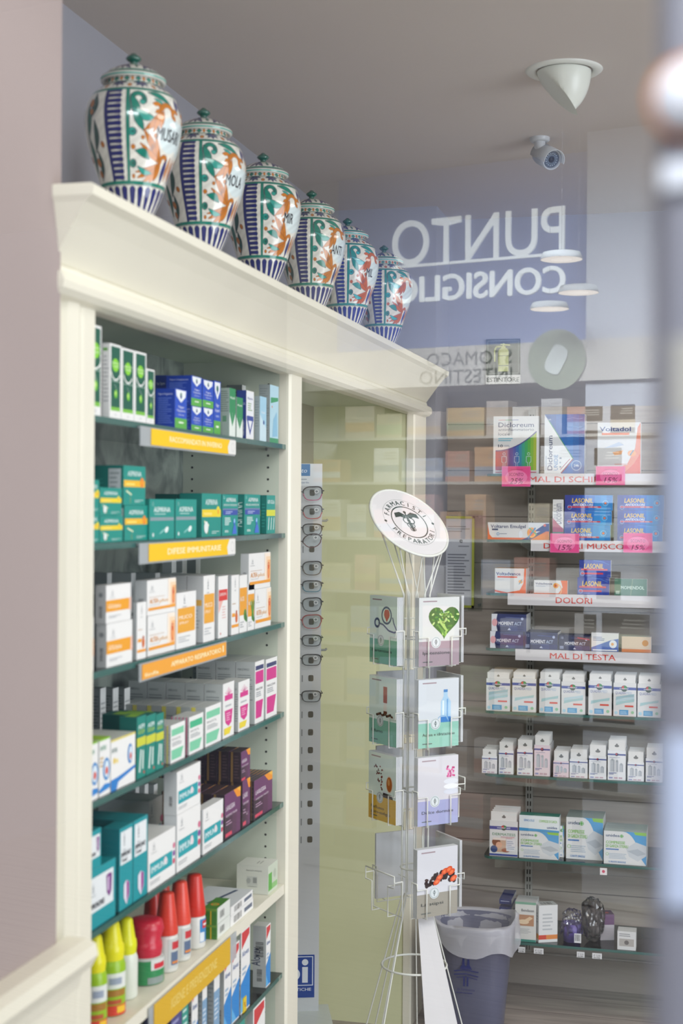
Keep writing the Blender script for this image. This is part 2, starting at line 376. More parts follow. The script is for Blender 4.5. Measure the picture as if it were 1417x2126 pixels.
def ring_path(pr):
    "cornice profile (out, z) carried along the front and mitred round both ends"
    mb = MB(); ou = [p[0] for p in pr]; zz = [p[1] for p in pr]; n = len(pr)
    a = [(CX - .20, CY0 - o * .35, z) for o, z in pr]; b = [(CX + o, CY0 - o * .35, z) for o, z in pr]
    c = [(CX + o, CY1 - .03 + o * .2, z) for o, z in pr]; d = [(CX - .30, CY1 - .03 + o * .2, z) for o, z in pr]
    rows = [a, b, c, d]; vs = [v for r in rows for v in r]
    mb.add(vs, [(i * n + j, (i + 1) * n + j, (i + 1) * n + j + 1, i * n + j + 1) for i in range(3) for j in range(n - 1)])
    return mb
hcr = zCrown - zOpen
cpart('cornice', ring_path([(-.02, zOpen + .03), (.004, zOpen + .03), (.006, zc - .105), (.012, zc - .10), (.030, zc - .074), (.050, zc - .046), (.068, zc - .024), (.074, zc - .020), (.080, zc - .016), (.082, zc - .003), (.078, zc), (-.02, zc)]), M_CREAM)
cpart('bead_moulding', ring_path([(-.02, zc - .15), (.006, zc - .15), (.02, zc - .146), (.028, zc - .138), (.03, zc - .128), (.026, zc - .118), (.014, zc - .112), (.012, zc - .104), (-.02, zc - .104)]), M_CREAM)
cpart('header_rail', MB().box(CX - .02, CY0, zOpen, CX + .006, CY1, zc - .1), M_CREAM)
cpart('plinth', MB().box(CX - .3, CY0, 0, CX - .004, yB0, .09), M_CREAM)
ZS = []
def gshelf(yl, yr, xl=185, xr=574):
    z = (at(xl, yl, X=CX - .004).z + at(xr, yr, X=CX - .004).z) / 2
    mb = MB(); mb.box(XBK + .001, CY0 + .021, z - .010, CX - .004, yA1, z, '#ffffff', 0)
    for i in range(len(mb.f)):
        nrm = i % 6
        mb.m[i] = 0 if nrm in (0, 1) else 1
    cpart('glass_shelf', mb, [M_SHELF, M_EDGE])
    for X in (CX - .045, XBK + .022):
        cpart('shelf_pin', MB().tube([(X, yA1, z - .011), (X, yA1 - .012, z - .011)], .003, '#8b8b86', 0, 8), M_PLASTIC)
    ZS.append(z); return z
for a_, b_ in ((872, 912), (1129, 1108), (1393, 1300), (1662, 1490), (1936, 1678)): gshelf(a_, b_)
ZW = (at(583, 1841, X=CX).z + at(325, 2070, X=CX).z) / 2
cpart('wooden_shelf', MB().box(XBK, CY0 + .02, ZW - .022, CX - .001, yA1, ZW), M_CREAM)
ZS.append(ZW)
gshelf(2126 + 350, 2030, 185, 561)
gshelf(2760, 2240)

# =====================================================================  CERAMIC JARS
PX = 1220.0; JY0 = 512.0
PROF = [(512, 0), (512, 41), (505, 41), (498, 35), (490, 32.5), (480, 33), (465, 36), (440, 47), (420, 56), (398, 64), (372, 72), (340, 83), (315, 91), (290, 97), (265, 100.5), (245, 100.5), (228, 97), (212, 91), (200, 82), (190, 70), (184, 61), (178, 57.5), (170, 57)]
def smooth_prof(pr, n):
    y = np.array([p[0] for p in pr][2:], float)[::-1]; r = np.array([p[1] for p in pr][2:], float)[::-1]
    t = np.linspace(y[0], y[-1], n)
    # Catmull-Rom through the profile
    out = []
    for v in t:
        i = min(max(np.searchsorted(y, v) - 1, 0), len(y) - 2); h = y[i + 1] - y[i]; s = (v - y[i]) / h
        m0 = (r[i + 1] - r[max(i - 1, 0)]) / (y[i + 1] - y[max(i - 1, 0)]) * h; m1 = (r[min(i + 2, len(y) - 1)] - r[i]) / (y[min(i + 2, len(y) - 1)] - y[i]) * h
        out.append((2 * s**3 - 3 * s**2 + 1) * r[i] + (s**3 - 2 * s**2 + s) * m0 + (-2 * s**3 + 3 * s**2) * r[i + 1] + (s**3 - s**2) * m1)
    return t, np.array(out)
CR = np.array(lin('#e6e4da')); GR = np.array(lin('#0f7f6c')); GD = np.array(lin('#17493f')); BL = np.array(lin('#1d2670')); OR = np.array(lin('#c4761c')); OD = np.array(lin('#8e4c1c')); TQ = np.array(lin('#2f9c8d')); LB = np.array(lin('#dbe9ea')); DK = np.array(lin('#22253a'))
class Paint:
    def __init__(s, S, Y): s.S = S; s.Y = Y; s.C = np.tile(CR, S.shape + (1,))
    def mix(s, d, col, soft=0.8, out=None):
        a = np.clip(0.5 - d / soft, 0, 1)[..., None]
        if out is not None:
            b = np.clip(0.5 - (d - 1.4) / soft, 0, 1)[..., None]; s.C = s.C * (1 - b * .8) + out * b * .8
        s.C = s.C * (1 - a) + col * a
    def ell(s, cx, cy, a, b, ang, col, out=None):
        c, n = math.cos(math.radians(ang)), math.sin(math.radians(ang)); x = s.S - cx; y = s.Y - cy
        u = (x * c + y * n) / a; v = (-x * n + y * c) / b; s.mix((np.sqrt(u * u + v * v) - 1) * min(a, b), col, out=out)
    def cap(s, x0, y0, x1, y1, r, col, out=None):
        dx, dy = x1 - x0, y1 - y0; t = np.clip(((s.S - x0) * dx + (s.Y - y0) * dy) / (dx * dx + dy * dy + 1e-6), 0, 1)
        s.mix(np.hypot(s.S - x0 - t * dx, s.Y - y0 - t * dy) - r * (1 - 0.0 * t), col, out=out)
    def leaf(s, x0, y0, x1, y1, w, col, out=None, bend=0.0):
        dx, dy = x1 - x0, y1 - y0; L2 = dx * dx + dy * dy; t = ((s.S - x0) * dx + (s.Y - y0) * dy) / L2; tc = np.clip(t, 0, 1)
        nx, ny = -dy / math.sqrt(L2), dx / math.sqrt(L2); off = (s.S - x0 - tc * dx) * nx + (s.Y - y0 - tc * dy) * ny - bend * np.sin(np.pi * tc)
        al = np.where(t < 0, -t, np.where(t > 1, t - 1, 0)) * math.sqrt(L2)
        s.mix(np.hypot(off, al) - .82 * w * np.sin(np.pi * np.clip(tc, .03, .97)) ** .8, col, out=out)
    def arc(s, cx, cy, r, t, a0, a1, col, out=None):
        ang = (np.degrees(np.arctan2(s.Y - cy, s.S - cx)) - a0) % 360; d = np.hypot(s.S - cx, s.Y - cy); inn = ang <= (a1 - a0)
        s.mix(np.where(inn, np.abs(d - r) - t, 50), col, out=out)
    def band(s, y0, y1, col): s.mix(np.maximum(y0 - s.Y, s.Y - y1), col)
def paint_body(yy, al):
    A, Y = np.meshgrid(al, yy); S = np.abs(A) * 1.66; p = Paint(S, Y)
    SS = A * 1.66
    # bottom petals
    per = 598 / 24.0; q = Paint((SS % per) - per / 2, Y); p.C = q.C
    sx = (SS % per) - per / 2; w = np.clip(8.6 * (1 - (Y - 402) / 90), 2.5, 9); d = np.where(Y < 408, np.hypot(sx, Y - 408) - 8.6, np.abs(sx) - w)
    p.mix(np.where((Y > 398) & (Y < 463), d, 50), BL, out=DK)
    p.band(466, 499, CR * .9); p.band(452, 466, BL); p.band(480, 488, GR); p.band(500, 506, TQ)
    # panel contents (mirror about the label)
    t = lambda v: 125 - v
    p.ell(t(102), 292, 34, 36, 0, LB)
    # green scroll
    p.arc(t(24), 230, 12, 4.2, 150, 420, GR, DK); p.ell(t(32), 236, 5, 5, 0, TQ, DK)
    p.leaf(t(10), 222, t(18), 275, 9, GR, DK, 5); p.leaf(t(12), 250, t(58), 268, 10, TQ, DK, -5); p.leaf(t(14), 255, t(34), 292, 8, GR, DK); p.leaf(t(6), 235, t(4), 262, 5, GR, DK)
    p.leaf(t(46), 214, t(96), 232, 7, GR, DK, 4); p.leaf(t(58), 226, t(80), 238, 5, TQ, DK)
    # orange scroll above the label
    p.arc(t(62), 244, 8, 3.4, 60, 330, OR, OD); p.arc(t(86), 250, 15, 4.2, 180, 350, OR, OD); p.arc(t(108), 250, 8, 3.4, 200, 470, OR, OD)
    p.leaf(t(70), 250, t(38), 290, 8, OR, OD, 5); p.leaf(t(72), 252, t(56), 292, 6, OR, OD); p.leaf(t(76), 250, t(70), 284, 5, OR, OD)
    p.leaf(t(118), 214, t(116), 240, 7, BL, DK)
    # orange acanthus below
    bx, by = t(86), 350
    for ex, ey, w_ in ((36, 292, 7), (48, 300, 6), (62, 300, 5), (30, 318, 6), (28, 382, 7), (42, 392, 7), (60, 392, 6), (76, 384, 5), (22, 372, 4)):
        p.leaf(bx, by, t(ex), ey, w_, OR, OD, 3)
    p.arc(t(94), 345, 9, 3.5, 120, 400, OR, OD); p.leaf(t(20), 332, t(52), 345, 9, GR, DK, 4); p.leaf(t(26), 362, t(64), 372, 6, TQ, DK, -4)
    p.leaf(t(104), 340, t(100), 388, 8, BL, DK); p.leaf(t(118), 335, t(116), 380, 6, OR, OD)
    for cx, cy, c in ((12, 296, TQ), (14, 356, GR)):
        p.ell(t(cx), cy, 7.5, 7.5, 0, c, DK); p.ell(t(cx), cy, 3, 3, 0, c * .5)
    for cx, cy, r in ((62, 300, 4), (14, 325, 4), (16, 380, 3.4), (34, 306, 3), (98, 392, 4)): p.ell(t(cx), cy, r, r, 0, OR, OD)
    for cx, cy in ((24, 296), (24, 356), (40, 226), (64, 322)):
        for k in range(3): p.arc(t(cx), cy, 3 + 3 * k, .5, -50, 50, DK * 1.5)
    # vertical green line and blue comb
    PB = (Y > 204) & (Y < 392); p.mix(np.where(PB, np.abs(S - 122) - 3.6, 50), GR); p.mix(np.where(PB, np.abs(np.abs(S - 122) - 3.6) - .3, 50), DK)
    comb = (Y > 206) & (Y < 392)
    ph = ((Y - 206) % 11.4) - 5.7; dd = np.where((S > 136) & (S < 166), np.abs(ph) - (3.0 + 1.0 * np.clip((150 - S) / 12, 0, 1)), 50); dd = np.minimum(dd, np.hypot(S - 138.5, ph) - 3.4); dd = np.minimum(dd, np.abs(S - 166) - 3.2)
    p.mix(np.where(comb, dd, 50), BL, out=DK)
    # back panel leaves
    for cx, y0, y1, w_, c in ((196, 215, 262, 11, GD), (214, 232, 300, 9, GR * .6), (196, 270, 330, 8, GD), (222, 300, 372, 9, GR * .6), (200, 330, 384, 8, GD), (250, 220, 290, 10, GD), (262, 290, 360, 10, GR * .6), (286, 230, 380, 7, GD)):
        p.leaf(cx, y0, cx + 10, y1, w_, c, DK, 6)
    for cx, cy, r in ((206, 232, 6), (204, 250, 4), (208, 350, 6), (182, 318, 4), (212, 372, 5), (258, 260, 6), (240, 340, 5)): p.ell(cx, cy, r, r * 1.3, 20, OR * .8, OD)
    m = ((Y < 206) | (Y > 392)) & (Y < 397); keep = Paint(S, Y)
    for c0, c1, col in ((205, 210, GR), (389, 396, GR)): p.band(c0, c1, col)
    p.band(396.4, 397.2, DK); p.band(204.2, 205, DK)
    # shoulder and neck
    top = Y < 204.2; N = Paint(S, Y); T = Paint(SS % 60 - 30, Y)
    for ex, ey, w_ in ((0, 201, 5), (-13, 198, 4), (13, 198, 4), (-20, 190, 3.4), (20, 190, 3.4)): T.leaf(0, 186, ex, ey, w_, BL, DK)
    T.ell(0, 188, 6, 4, 0, BL); T.ell(30, 197, 4.6, 3.6, 0, OR, OD); T.ell(-30, 197, 4.6, 3.6, 0, OR, OD)
    T.C = T.C; U = Paint(SS % 38 - 19, Y)
    dd = np.abs(U.S) / 9 + np.abs(Y - 177.5) / 4 - 1; U.mix(dd * 3, GR, out=DK); U.ell(19, 177.5, 4, 3.4, 0, OR, OD); U.ell(-19, 177.5, 4, 3.4, 0, OR, OD)
    nk = (Y < 183)[..., None]
    C = np.where(nk, U.C, T.C); p.C = np.where(top[..., None], C, p.C)
    p.band(182.6, 184.6, GR); p.band(170, 172, GR)
    wob = 1 + 0.10 * np.sin(A * .31 + Y * .23) * np.sin(Y * .11 + A * .07)
    return p.C * wob[..., None]
NA = 700; NYJ = 330
al = np.linspace(-180, 180, NA, endpoint=False); yy, rr = smooth_prof(PROF, NYJ)
bodyC = paint_body(yy, al)
def surf_mesh(name, yy, rr, cols, mat):
    n, k = len(al), len(yy); a = np.radians(al); X = np.outer(rr, np.cos(a)) / PX; Y = np.outer(rr, np.sin(a)) / PX; Z = np.repeat(((JY0 - yy) / PX)[:, None], n, 1)
    V = np.stack([X, Y, Z], -1).reshape(-1, 3); i = np.arange(k - 1)[:, None] * n; j = np.arange(n)[None]; j2 = (j + 1) % n
    Q = np.stack([i + j, i + n + j, i + n + j2, i + j2], -1).reshape(-1, 4)
    me = bpy.data.meshes.new(name); me.vertices.add(len(V)); me.vertices.foreach_set('co', V.astype(np.float32).ravel())
    me.loops.add(Q.size); me.loops.foreach_set('vertex_index', Q.astype(np.int32).ravel()); me.polygons.add(len(Q))
    me.polygons.foreach_set('loop_start', np.arange(0, Q.size, 4, dtype=np.int32)); me.polygons.foreach_set('use_smooth', np.ones(len(Q), bool))
    me.update(calc_edges=True); me.validate()
    ca = me.color_attributes.new('Col', 'FLOAT_COLOR', 'POINT'); c4 = np.ones((len(V), 4), np.float32); c4[:, :3] = np.clip(cols, 0, 1).reshape(-1, 3); ca.data.foreach_set('color', c4.ravel())
    me.materials.append(mat); return me
LPROF = [(170, 55), (174, 62), (172, 67), (168, 68.5), (164, 67.5), (160, 62), (152, 53), (145, 41), (139, 27), (136, 15), (134, 9)]
def paint_lid(yy, al):
    A, Y = np.meshgrid(al, yy); SS = A * 1.0; p = Paint(SS % 60 - 30, Y)
    for ex in (-16, 0, 16): p.leaf(0, 141, ex, 156, 4.5, BL, DK)
    p.ell(-30, 149, 3, 4, 0, GR, DK); p.ell(30, 149, 3, 4, 0, GR, DK)
    p.band(158, 164, GR); p.band(164.6, 165.6, DK); p.band(168, 171, TQ); p.band(130, 138, GR)
    return p.C
ly = np.array([p[0] for p in LPROF], float); lr = np.array([p[1] for p in LPROF], float); tt = np.linspace(0, len(ly) - 1, 60)
ly2 = np.interp(tt, range(len(ly)), ly); lr2 = np.interp(tt, range(len(lr)), lr)
def palette(C, warm, blue, pale=1.0):
    C = C.copy(); 
    if blue is not None:
        m = (C[..., 2] > C[..., 0] * 1.8)[..., None]; C = np.where(m, C * np.array(blue), C)
    if warm is not None:
        m = (C[..., 0] > C[..., 2] * 2.2)[..., None]; C = np.where(m, C * np.array(warm), C)
    return C
body_std = surf_mesh('body', yy[::-1], rr[::-1], bodyC[::-1], M_CERAMIC)
body_bluecast = surf_mesh('body', yy[::-1], rr[::-1], palette(bodyC, (1.0, .62, 1.0), (.7, 1.25, 1.7))[::-1], M_CERAMIC)  # blue cast of the pane's reflection put into the glaze colours
lidC = paint_lid(ly2, al); lid_std = surf_mesh('lid', ly2, lr2, lidC, M_CERAMIC); lid_bluecast = surf_mesh('lid', ly2, lr2, palette(lidC, None, (.7, 1.25, 1.7)), M_CERAMIC)
knob = MB().lathe([((r) / PX, (JY0 - y) / PX) for y, r in ((135, 9), (132, 7), (129, 8), (126, 13), (122, 16.5), (118, 14), (114, 8), (111, 5.5), (109.5, 2.5), (109, .3))], col='#0c5a4c', n=40)
jars = [(275, 'MUSARI', 'nearest and largest, long black name on its side', 0), (421, 'MOLA', 'second in the row, black name over an orange leaf', 0), (545, 'MIR', 'third in the row, with dark plum comb stripes', 0),
        (646, 'ANTI', 'fourth in the row, standing above the middle stile', 0), (721, 'MIL', 'fifth in the row, reflected blue cast over rust scrolls', 1), (797, '', 'last in the row, reflected blue cast, no name', 1)]
kmesh = None
for i, (px, nm, lab, bl) in enumerate(jars):
    P = at(px, 450, X=-0.955)
    j = empty('ceramic_jar', (-0.955, P.y, zCrown - .002), math.radians(0), 'painted lidded jar on the cabinet, ' + lab, 'jar', 'painted apothecary jars')
    s = (1.0, 1.005, 1.02, 1.03, 1.04, 1.06)[i]; j.scale = (s, s, s)
    b = bpy.data.objects.new('body', body_bluecast if bl else body_std); COL.objects.link(b); b.parent = j
    l = bpy.data.objects.new('lid', lid_bluecast if bl else lid_std); COL.objects.link(l); l.parent = j
    if kmesh is None: k = knob.build('knob', M_CERAMIC, l); kmesh = k.data
    else: k = bpy.data.objects.new('knob', kmesh); COL.objects.link(k); k.parent = l
    if nm:
        vs, fs, w = text_geo(nm, .02); H = 26.0 / .72; ws = H * .56; o = MB(); vv = []
        a0 = -37.0
        for x, y in vs:
            ypx = 306 - y * H; r = (np.interp(ypx, yy, rr) + .6) / PX; a = math.radians(a0 + x * ws / 1.66); vv.append((r * math.cos(a), r * math.sin(a), (JY0 - ypx) / PX))
        o.add(vv, fs, '#1a1a22'); t = o.build('inscription', M_CERAMIC, j); t['label'] = 'black painted lettering'
# =====================================================================  LEFT CABINET GOODS
XF = CX - .008
GREYL = '#8c8f90'
def crt(name, w, d, h, art, side=None, base='#f0f0ee', **k):
    mb, fr, lf, tp = carton(w, d, h, base, side)
    art(fr, lf, tp, **k); return mb
def put(shelf, xc, x1, yt, art, x0=None, d=None, label=None, group=None, Xf=XF, zb=None, back=0, name='medicine_box', blabel=None, cat='box', **k):
    "left cabinet: xc near corner column, x1 far edge, yt top at near corner"
    ym = yt + 40; Y0 = at(xc, ym, X=Xf).y; Y1 = at(x1, ym, X=Xf).y - .0012; z0 = (ZS[shelf] if zb is None else zb) + .0006
    zt = at(xc, yt, X=Xf).z
    if shelf > 0: zt = min(zt, ZS[shelf - 1] - (.026 if shelf == 6 else .0125))
    if x0 is not None: d = Xf - at(x0, ym, Y=Y0).x
    d = d or .06; d = min(d, Xf - XBK - .006)
    mb = crt(name, Y1 - Y0, d, zt - z0, art, **k)
    o = mb.build(name, M_CARD, None, (Xf, Y0, z0), math.radians(90)); tag(o, label, cat, group)
    for i in range(back):
        if Xf - (i + 2) * (d + .0015) < XBK: break
        c = o.copy(); COL.objects.link(c); c.location = (Xf - (i + 1) * (d + .0015), Y0, z0)
        tag(c, (blabel or label) + ', %s one behind it' % ORD[i], cat, group)
    put.last = o; return zt
# ---- printed designs
def a_green(fr, lf, tp, small=0):
    fr.rect(.1, .13, .92, .97, '#0f5c46'); fr.rect(.1, .1, .92, .15, '#7cc242'); fr.circ(.5, .72, .09, '#86d42c', ru=.11)
    fr.text('SEDATIVO', .5, .735, .025, '#e9f7d8', fit=.62, al='c', bold=.02); fr.text('TOSSE', .5, .69, .025, '#e9f7d8', fit=.5, al='c', bold=.02)
    fr.ring(.5, .68, .16, .022, '#f4f6f2', a0=200, a1=330); fr.line((.12, .5), (.9, .5), .006, '#cfe6d8')
    fr.circ(.52, .33, .06, '#6fc52e', ru=.05); fr.circ(.5, .34, .03, '#c7ec7e', ru=.025); fr.line((.4, .46), (.62, .38), .006, '#cfe6d8'); fr.circ(.5, .05, .018, '#c9ccd0')
    lf.rect(.1, .9, .7, .94, '#5fae3a'); lf.lines(.15, .2, .85, .85, 12, '#b4b6b8')
def a_blue(fr, lf, tp, word='NapoRub'):
    fr.rect(0, 0, 1, 1, '#1e4fbf'); fr.rect(0, 0, 1, .26, '#5cb04a'); fr.poly([(.08, .98), (.92, .98), (.88, .82), (.5, .66), (.12, .82)], '#eef3f6')
    fr.circ(.5, .86, .06, '#1d6b5a'); fr.poly([(.4, .83), (.6, .83), (.5, .74)], '#1d3f8f')
    fr.text('Vapo', .5, .52, .07, '#eef2ff', fit=.5, al='c'); fr.text('Unguento', .5, .43, .06, '#eef2ff', fit=.7, al='c'); fr.text('inalante', .5, .33, .05, '#cfdcff', fit=.5, al='c'); fr.rect(.3, .13, .7, .17, '#e8f6e0')
    lf.rect(0, 0, 1, 1, '#1b3fa6'); lf.text('Vapo Unguento', .12, .84, .05, '#dfe8ff', fit=.75); lf.lines(.12, .1, .9, .78, 12, '#6f8be0', .3)
    tp.rect(0, 0, 1, 1, '#16307e')
def a_rina(fr, lf, tp, c='#1d9b8f', side='#17877c'):
    fr.rect(0, 0, 1, 1, c); lf.rect(0, 0, 1, 1, side); tp.rect(0, 0, 1, 1, '#0e5f58')
    lf.rect(.5, .08, .8, .9, '#c9d2d2') if side == 'p' else lf.lines(.1, .15, .6, .8, 8, '#3fa89c', .25)
def a_asp_y(fr, lf, tp, band='#f4c81c', dot='#e8e23a'):
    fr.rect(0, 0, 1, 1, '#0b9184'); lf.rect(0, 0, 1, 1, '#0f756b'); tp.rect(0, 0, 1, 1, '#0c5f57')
    fr.text('ASPIRINA', .5, .74, .13, '#e8f4f2', fit=.62, al='c', bold=.015); fr.rect(.02, .46, .98, .63, band); fr.circ(.84, .58, .13, dot); fr.circ(.84, .58, .06, '#f6a51e')
    fr.line((.12, .36), (.36, .26), .05, '#dbe7c0'); fr.line((.3, .2), (.3, .05), .02, '#b9b34a'); fr.lines(.5, .06, .9, .14, 2, '#cfe4df'); fr.rect(.1, .5, .5, .56, '#f9e06c')
    lf.lines(.08, .1, .4, .7, 6, '#2f9488', .25)
def a_asp_y2(fr, lf, tp): a_asp_y(fr, lf, tp, '#f1d51f', '#e9dc2a'); fr.circ(.22, .22, .14, '#e9efec')
def a_asp_side(fr, lf, tp):
    a_asp_y(fr, lf, tp, '#f3bd22', '#f08a24'); lf.rect(.52, .3, .92, .92, '#c5cccd'); lf.lines(.56, .4, .88, .86, 4, '#8f9a9c')
def a_asp_plain(fr, lf, tp):
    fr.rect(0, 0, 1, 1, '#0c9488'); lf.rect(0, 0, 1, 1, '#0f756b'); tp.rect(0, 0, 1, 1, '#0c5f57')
    fr.text('ASPIRINA', .5, .68, .13, '#eef8f6', fit=.66, al='c', bold=.015); fr.lines(.2, .61, .85, .65, 1, '#d6eeea'); fr.rect(.03, .47, .97, .55, '#8d9da4')
    fr.ring(.13, .88, .04, .012, '#bfe0db'); fr.circ(.68, .24, .07, '#e9f5f2', ru=.13, rot=.3); fr.circ(.5, .2, .03, '#7cc3bb', ru=.2, rot=.3); fr.circ(.14, .12, .05, '#e4f0ee')
def a_asp_blue(fr, lf, tp):
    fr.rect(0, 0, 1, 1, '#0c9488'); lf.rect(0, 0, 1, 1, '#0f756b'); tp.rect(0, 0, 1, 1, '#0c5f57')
    fr.ring(.12, .92, .03, .01, '#d6eeea'); fr.text('ASPIRINA', .55, .82, .1, '#eef8f6', fit=.62, al='c', bold=.015); fr.text('INFLUENZA E RAFFREDDORE', .5, .72, .05, '#eef8f6', fit=.84, al='c'); fr.rect(.03, .62, .97, .66, '#6d82a8'); fr.rect(.03, .5, .97, .62, '#3350a8'); fr.lines(.2, .52, .7, .6, 2, '#c7d4f2')
    fr.lines(.15, .25, .55, .45, 5, '#d6eeea', .5); fr.circ(.76, .34, .08, '#3d6fd0'); fr.circ(.76, .36, .05, '#9fd8f0'); fr.poly([(.62, .04), (.92, .04), (.86, .22), (.78, .28), (.7, .22)], '#3d6fd0'); fr.lines(.15, .08, .4, .14, 2, '#e6f4f0', .5)
    lf.text('ASPIRINA', .62, .2, .3, '#cfe9e4', fit=.6, al='l', rot=90)
def a_asp_gum(fr, lf, tp):
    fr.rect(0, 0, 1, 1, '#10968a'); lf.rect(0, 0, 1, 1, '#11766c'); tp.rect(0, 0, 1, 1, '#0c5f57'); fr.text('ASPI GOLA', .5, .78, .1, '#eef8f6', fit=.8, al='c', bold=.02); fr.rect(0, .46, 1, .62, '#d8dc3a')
    for u in (.2, .5, .78): fr.line((u, .1), (u + .08, .42), .05, '#e2efe9')
    lf.lines(.15, .15, .85, .8, 8, '#36a094', .25)
OR1 = '#f2a51c'
def a_gola(fr, lf, tp, w='GOLAplus'):
    lf.rect(0, 0, 1, 1, '#c9cbcb'); lf.bars(.35, .15, .65, .45, vert=False, n=16); lf.circ(.5, .75, .06, '#8f9496'); tp.rect(0, 0, 1, 1, '#dddfdc')
    logo(fr, .25, .78); fr.rect(0, .3, .92, .6, OR1); fr.text(w, .07, .39, .11, '#fff3da', fit=.5, bold=.02); fr.poly([(.9, .28), (1, .28), (1, .62), (.94, .6)], '#f7c9b6'); fr.lines(.1, .12, .6, .2, 2, '#a8acb0', .4)
def logo(f, u, v, c='#7e868c'):
    f.line((u, v - .05), (u, v + .09), .012, c); f.line((u - .05, v - .06), (u + .05, v - .06), .012, c); f.line((u - .04, v - .03), (u + .04, v + .04), .01, c); f.line((u + .04, v - .03), (u - .04, v + .04), .01, c); f.text('la farmacia', u, v - .13, .03, c, fit=.2, al='c')
def a_altea(fr, lf, tp, w='ALTEA', ww='plus'):
    lf.rect(0, 0, 1, 1, '#cdcfce'); lf.bars(.3, .15, .7, .5, vert=False, n=14); tp.rect(0, 0, 1, 1, '#d9dbd8'); logo(fr, .17, .78, '#7a8288')
    for i, c in enumerate(('#fdeedd', '#fbdcb8', '#f7bd84')): fr.circ(.88 + .01 * i, .5, .42 - .1 * i, c, ru=.3 - .08 * i) if False else fr.grad(.72 + .07 * i, .16, 1, .98 - .1 * i, [c])
    fr.circ(.9, .45, .2, '#e4703a', ru=.1); fr.circ(.9, .45, .13, '#f3a25a', ru=.06); fr.ring(.9, .62, .08, .03, '#d8552c')
    fr.text(w, .08, .34, .13, '#e9a24c', fit=.3, bold=.01); fr.text(ww, .42, .34, .11, '#f0c187', fit=.3); fr.lines(.06, .5, .6, .53, 1, '#c4a488'); fr.rect(.04, .14, .98, .22, '#f2a22a'); fr.lines(.08, .27, .5, .3, 1, '#b0b3b6')
def a_orange(fr, lf, tp, w='MUCO'):
    lf.rect(0, 0, 1, 1, '#cfd0cf'); lf.rect(0, .55, .9, .64, '#e9b24a'); lf.lines(.3, .2, .8, .5, 6, '#a4a8aa'); tp.rect(0, 0, 1, 1, '#d9dbd8')
    logo(fr, .4, .86, '#7a8288'); fr.rect(.06, .28, .94, .72, '#eeaa32'); fr.text(w, .12, .52, .07, '#fff2dc', fit=.66, bold=.015); fr.text('SPRAY', .12, .43, .05, '#fff2dc', fit=.5); fr.lines(.1, .1, .7, .22, 3, '#b4b8bb', .4)
def a_red(fr, lf, tp):
    lf.rect(0, 0, 1, 1, '#c8cbca'); tp.rect(0, 0, 1, 1, '#c9d6cf'); fr.rect(.04, .6, .96, .78, '#da3a34'); fr.text('LENIREUMA', .12, .68, .05, '#fbe4e0', fit=.7, bold=.02); fr.poly([(.04, .6), (.04, .4), (.5, .6)], '#f0b9ae'); fr.lines(.4, .3, .8, .52, 5, '#e4b6b0'); fr.circ(.25, .07, .02, '#c8463c')
def a_bottle(fr, lf, tp):
    lf.rect(0, 0, 1, 1, '#bfc3c2'); tp.rect(0, 0, 1, 1, '#d9dbd8'); logo(fr, .5, .86); fr.rect(.1, .3, .5, .36, '#f2a22a'); fr.rect(.05, .12, .95, .17, '#f2a22a'); fr.circ(.68, .28, .09, '#d86a22', ru=.06); fr.rect(.6, .34, .76, .4, '#b5541c'); fr.lines(.1, .5, .6, .54, 1, '#c4a488')
def a_plant(fr, lf, tp):
    lf.rect(0, 0, 1, 1, '#d2d4d1'); tp.rect(0, 0, 1, 1, '#dcdedb'); fr.rect(.02, .3, .98, .78, '#eda32c'); fr.circ(.75, .3, .1, '#5c8f3a', ru=.08); fr.circ(.85, .25, .09, '#3f7a34', ru=.06, rot=.6); fr.text('ALOE', .1, .55, .08, '#fff2dc', fit=.5, bold=.02); fr.lines(.1, .08, .6, .2, 3, '#b0b3b6', .5)
def a_leafy(fr, lf, tp):
    a_plant(fr, lf, tp)
    for k in range(5): fr.line((.75, .25), (.4 + .14 * k, .62 + .04 * (k % 2)), .03, ('#3f8a3a', '#7cb342')[k % 2])
def a_magenta(fr, lf, tp):
    lf.rect(0, 0, 1, 1, '#c0c4c1'); lf.text('PARACETAMOLO', .1, .86, .035, '#4b5254', fit=.6); lf.lines(.1, .3, .9, .8, 14, '#868b8a', .35); tp.rect(0, 0, 1, 1, '#cfd2ce')
    fr.rect(.06, .86, .94, .93, '#3a3f6e'); fr.rect(.06, .64, .94, .84, '#d5308c'); fr.poly([(.1, .08), (.7, .08), (.92, .36), (.1, .36)], '#d5308c'); fr.text('PARACETAM', .12, .53, .04, '#4c5058', fit=.7); fr.lines(.12, .42, .7, .51, 3, '#9a9ea4', .5)
def a_pinksplash(fr, lf, tp):
    lf.rect(0, 0, 1, 1, '#c0c4c1'); lf.text('AMBROXOLO', .1, .84, .04, '#5b6062', fit=.5); lf.lines(.1, .2, .9, .78, 12, '#888d8c', .35); tp.rect(0, 0, 1, 1, '#d6d9d5')
    for k in range(7): fr.line((.5, .78), (.2 + .1 * k, .92 - .03 * abs(k - 3)), .012, '#e56aa6')
    fr.rect(.15, .68, .85, .78, '#d9368e'); fr.lines(.2, .56, .8, .6, 1, '#b9bcc0', .8); fr.poly([(.15, .5), (.85, .5), (.75, .26), (.5, .2), (.22, .28)], '#d9368e'); fr.lines(.28, .3, .72, .46, 4, '#f4bcd8'); fr.poly([(.1, .06), (.6, .06), (.75, .18), (.1, .18)], '#f0d93a')
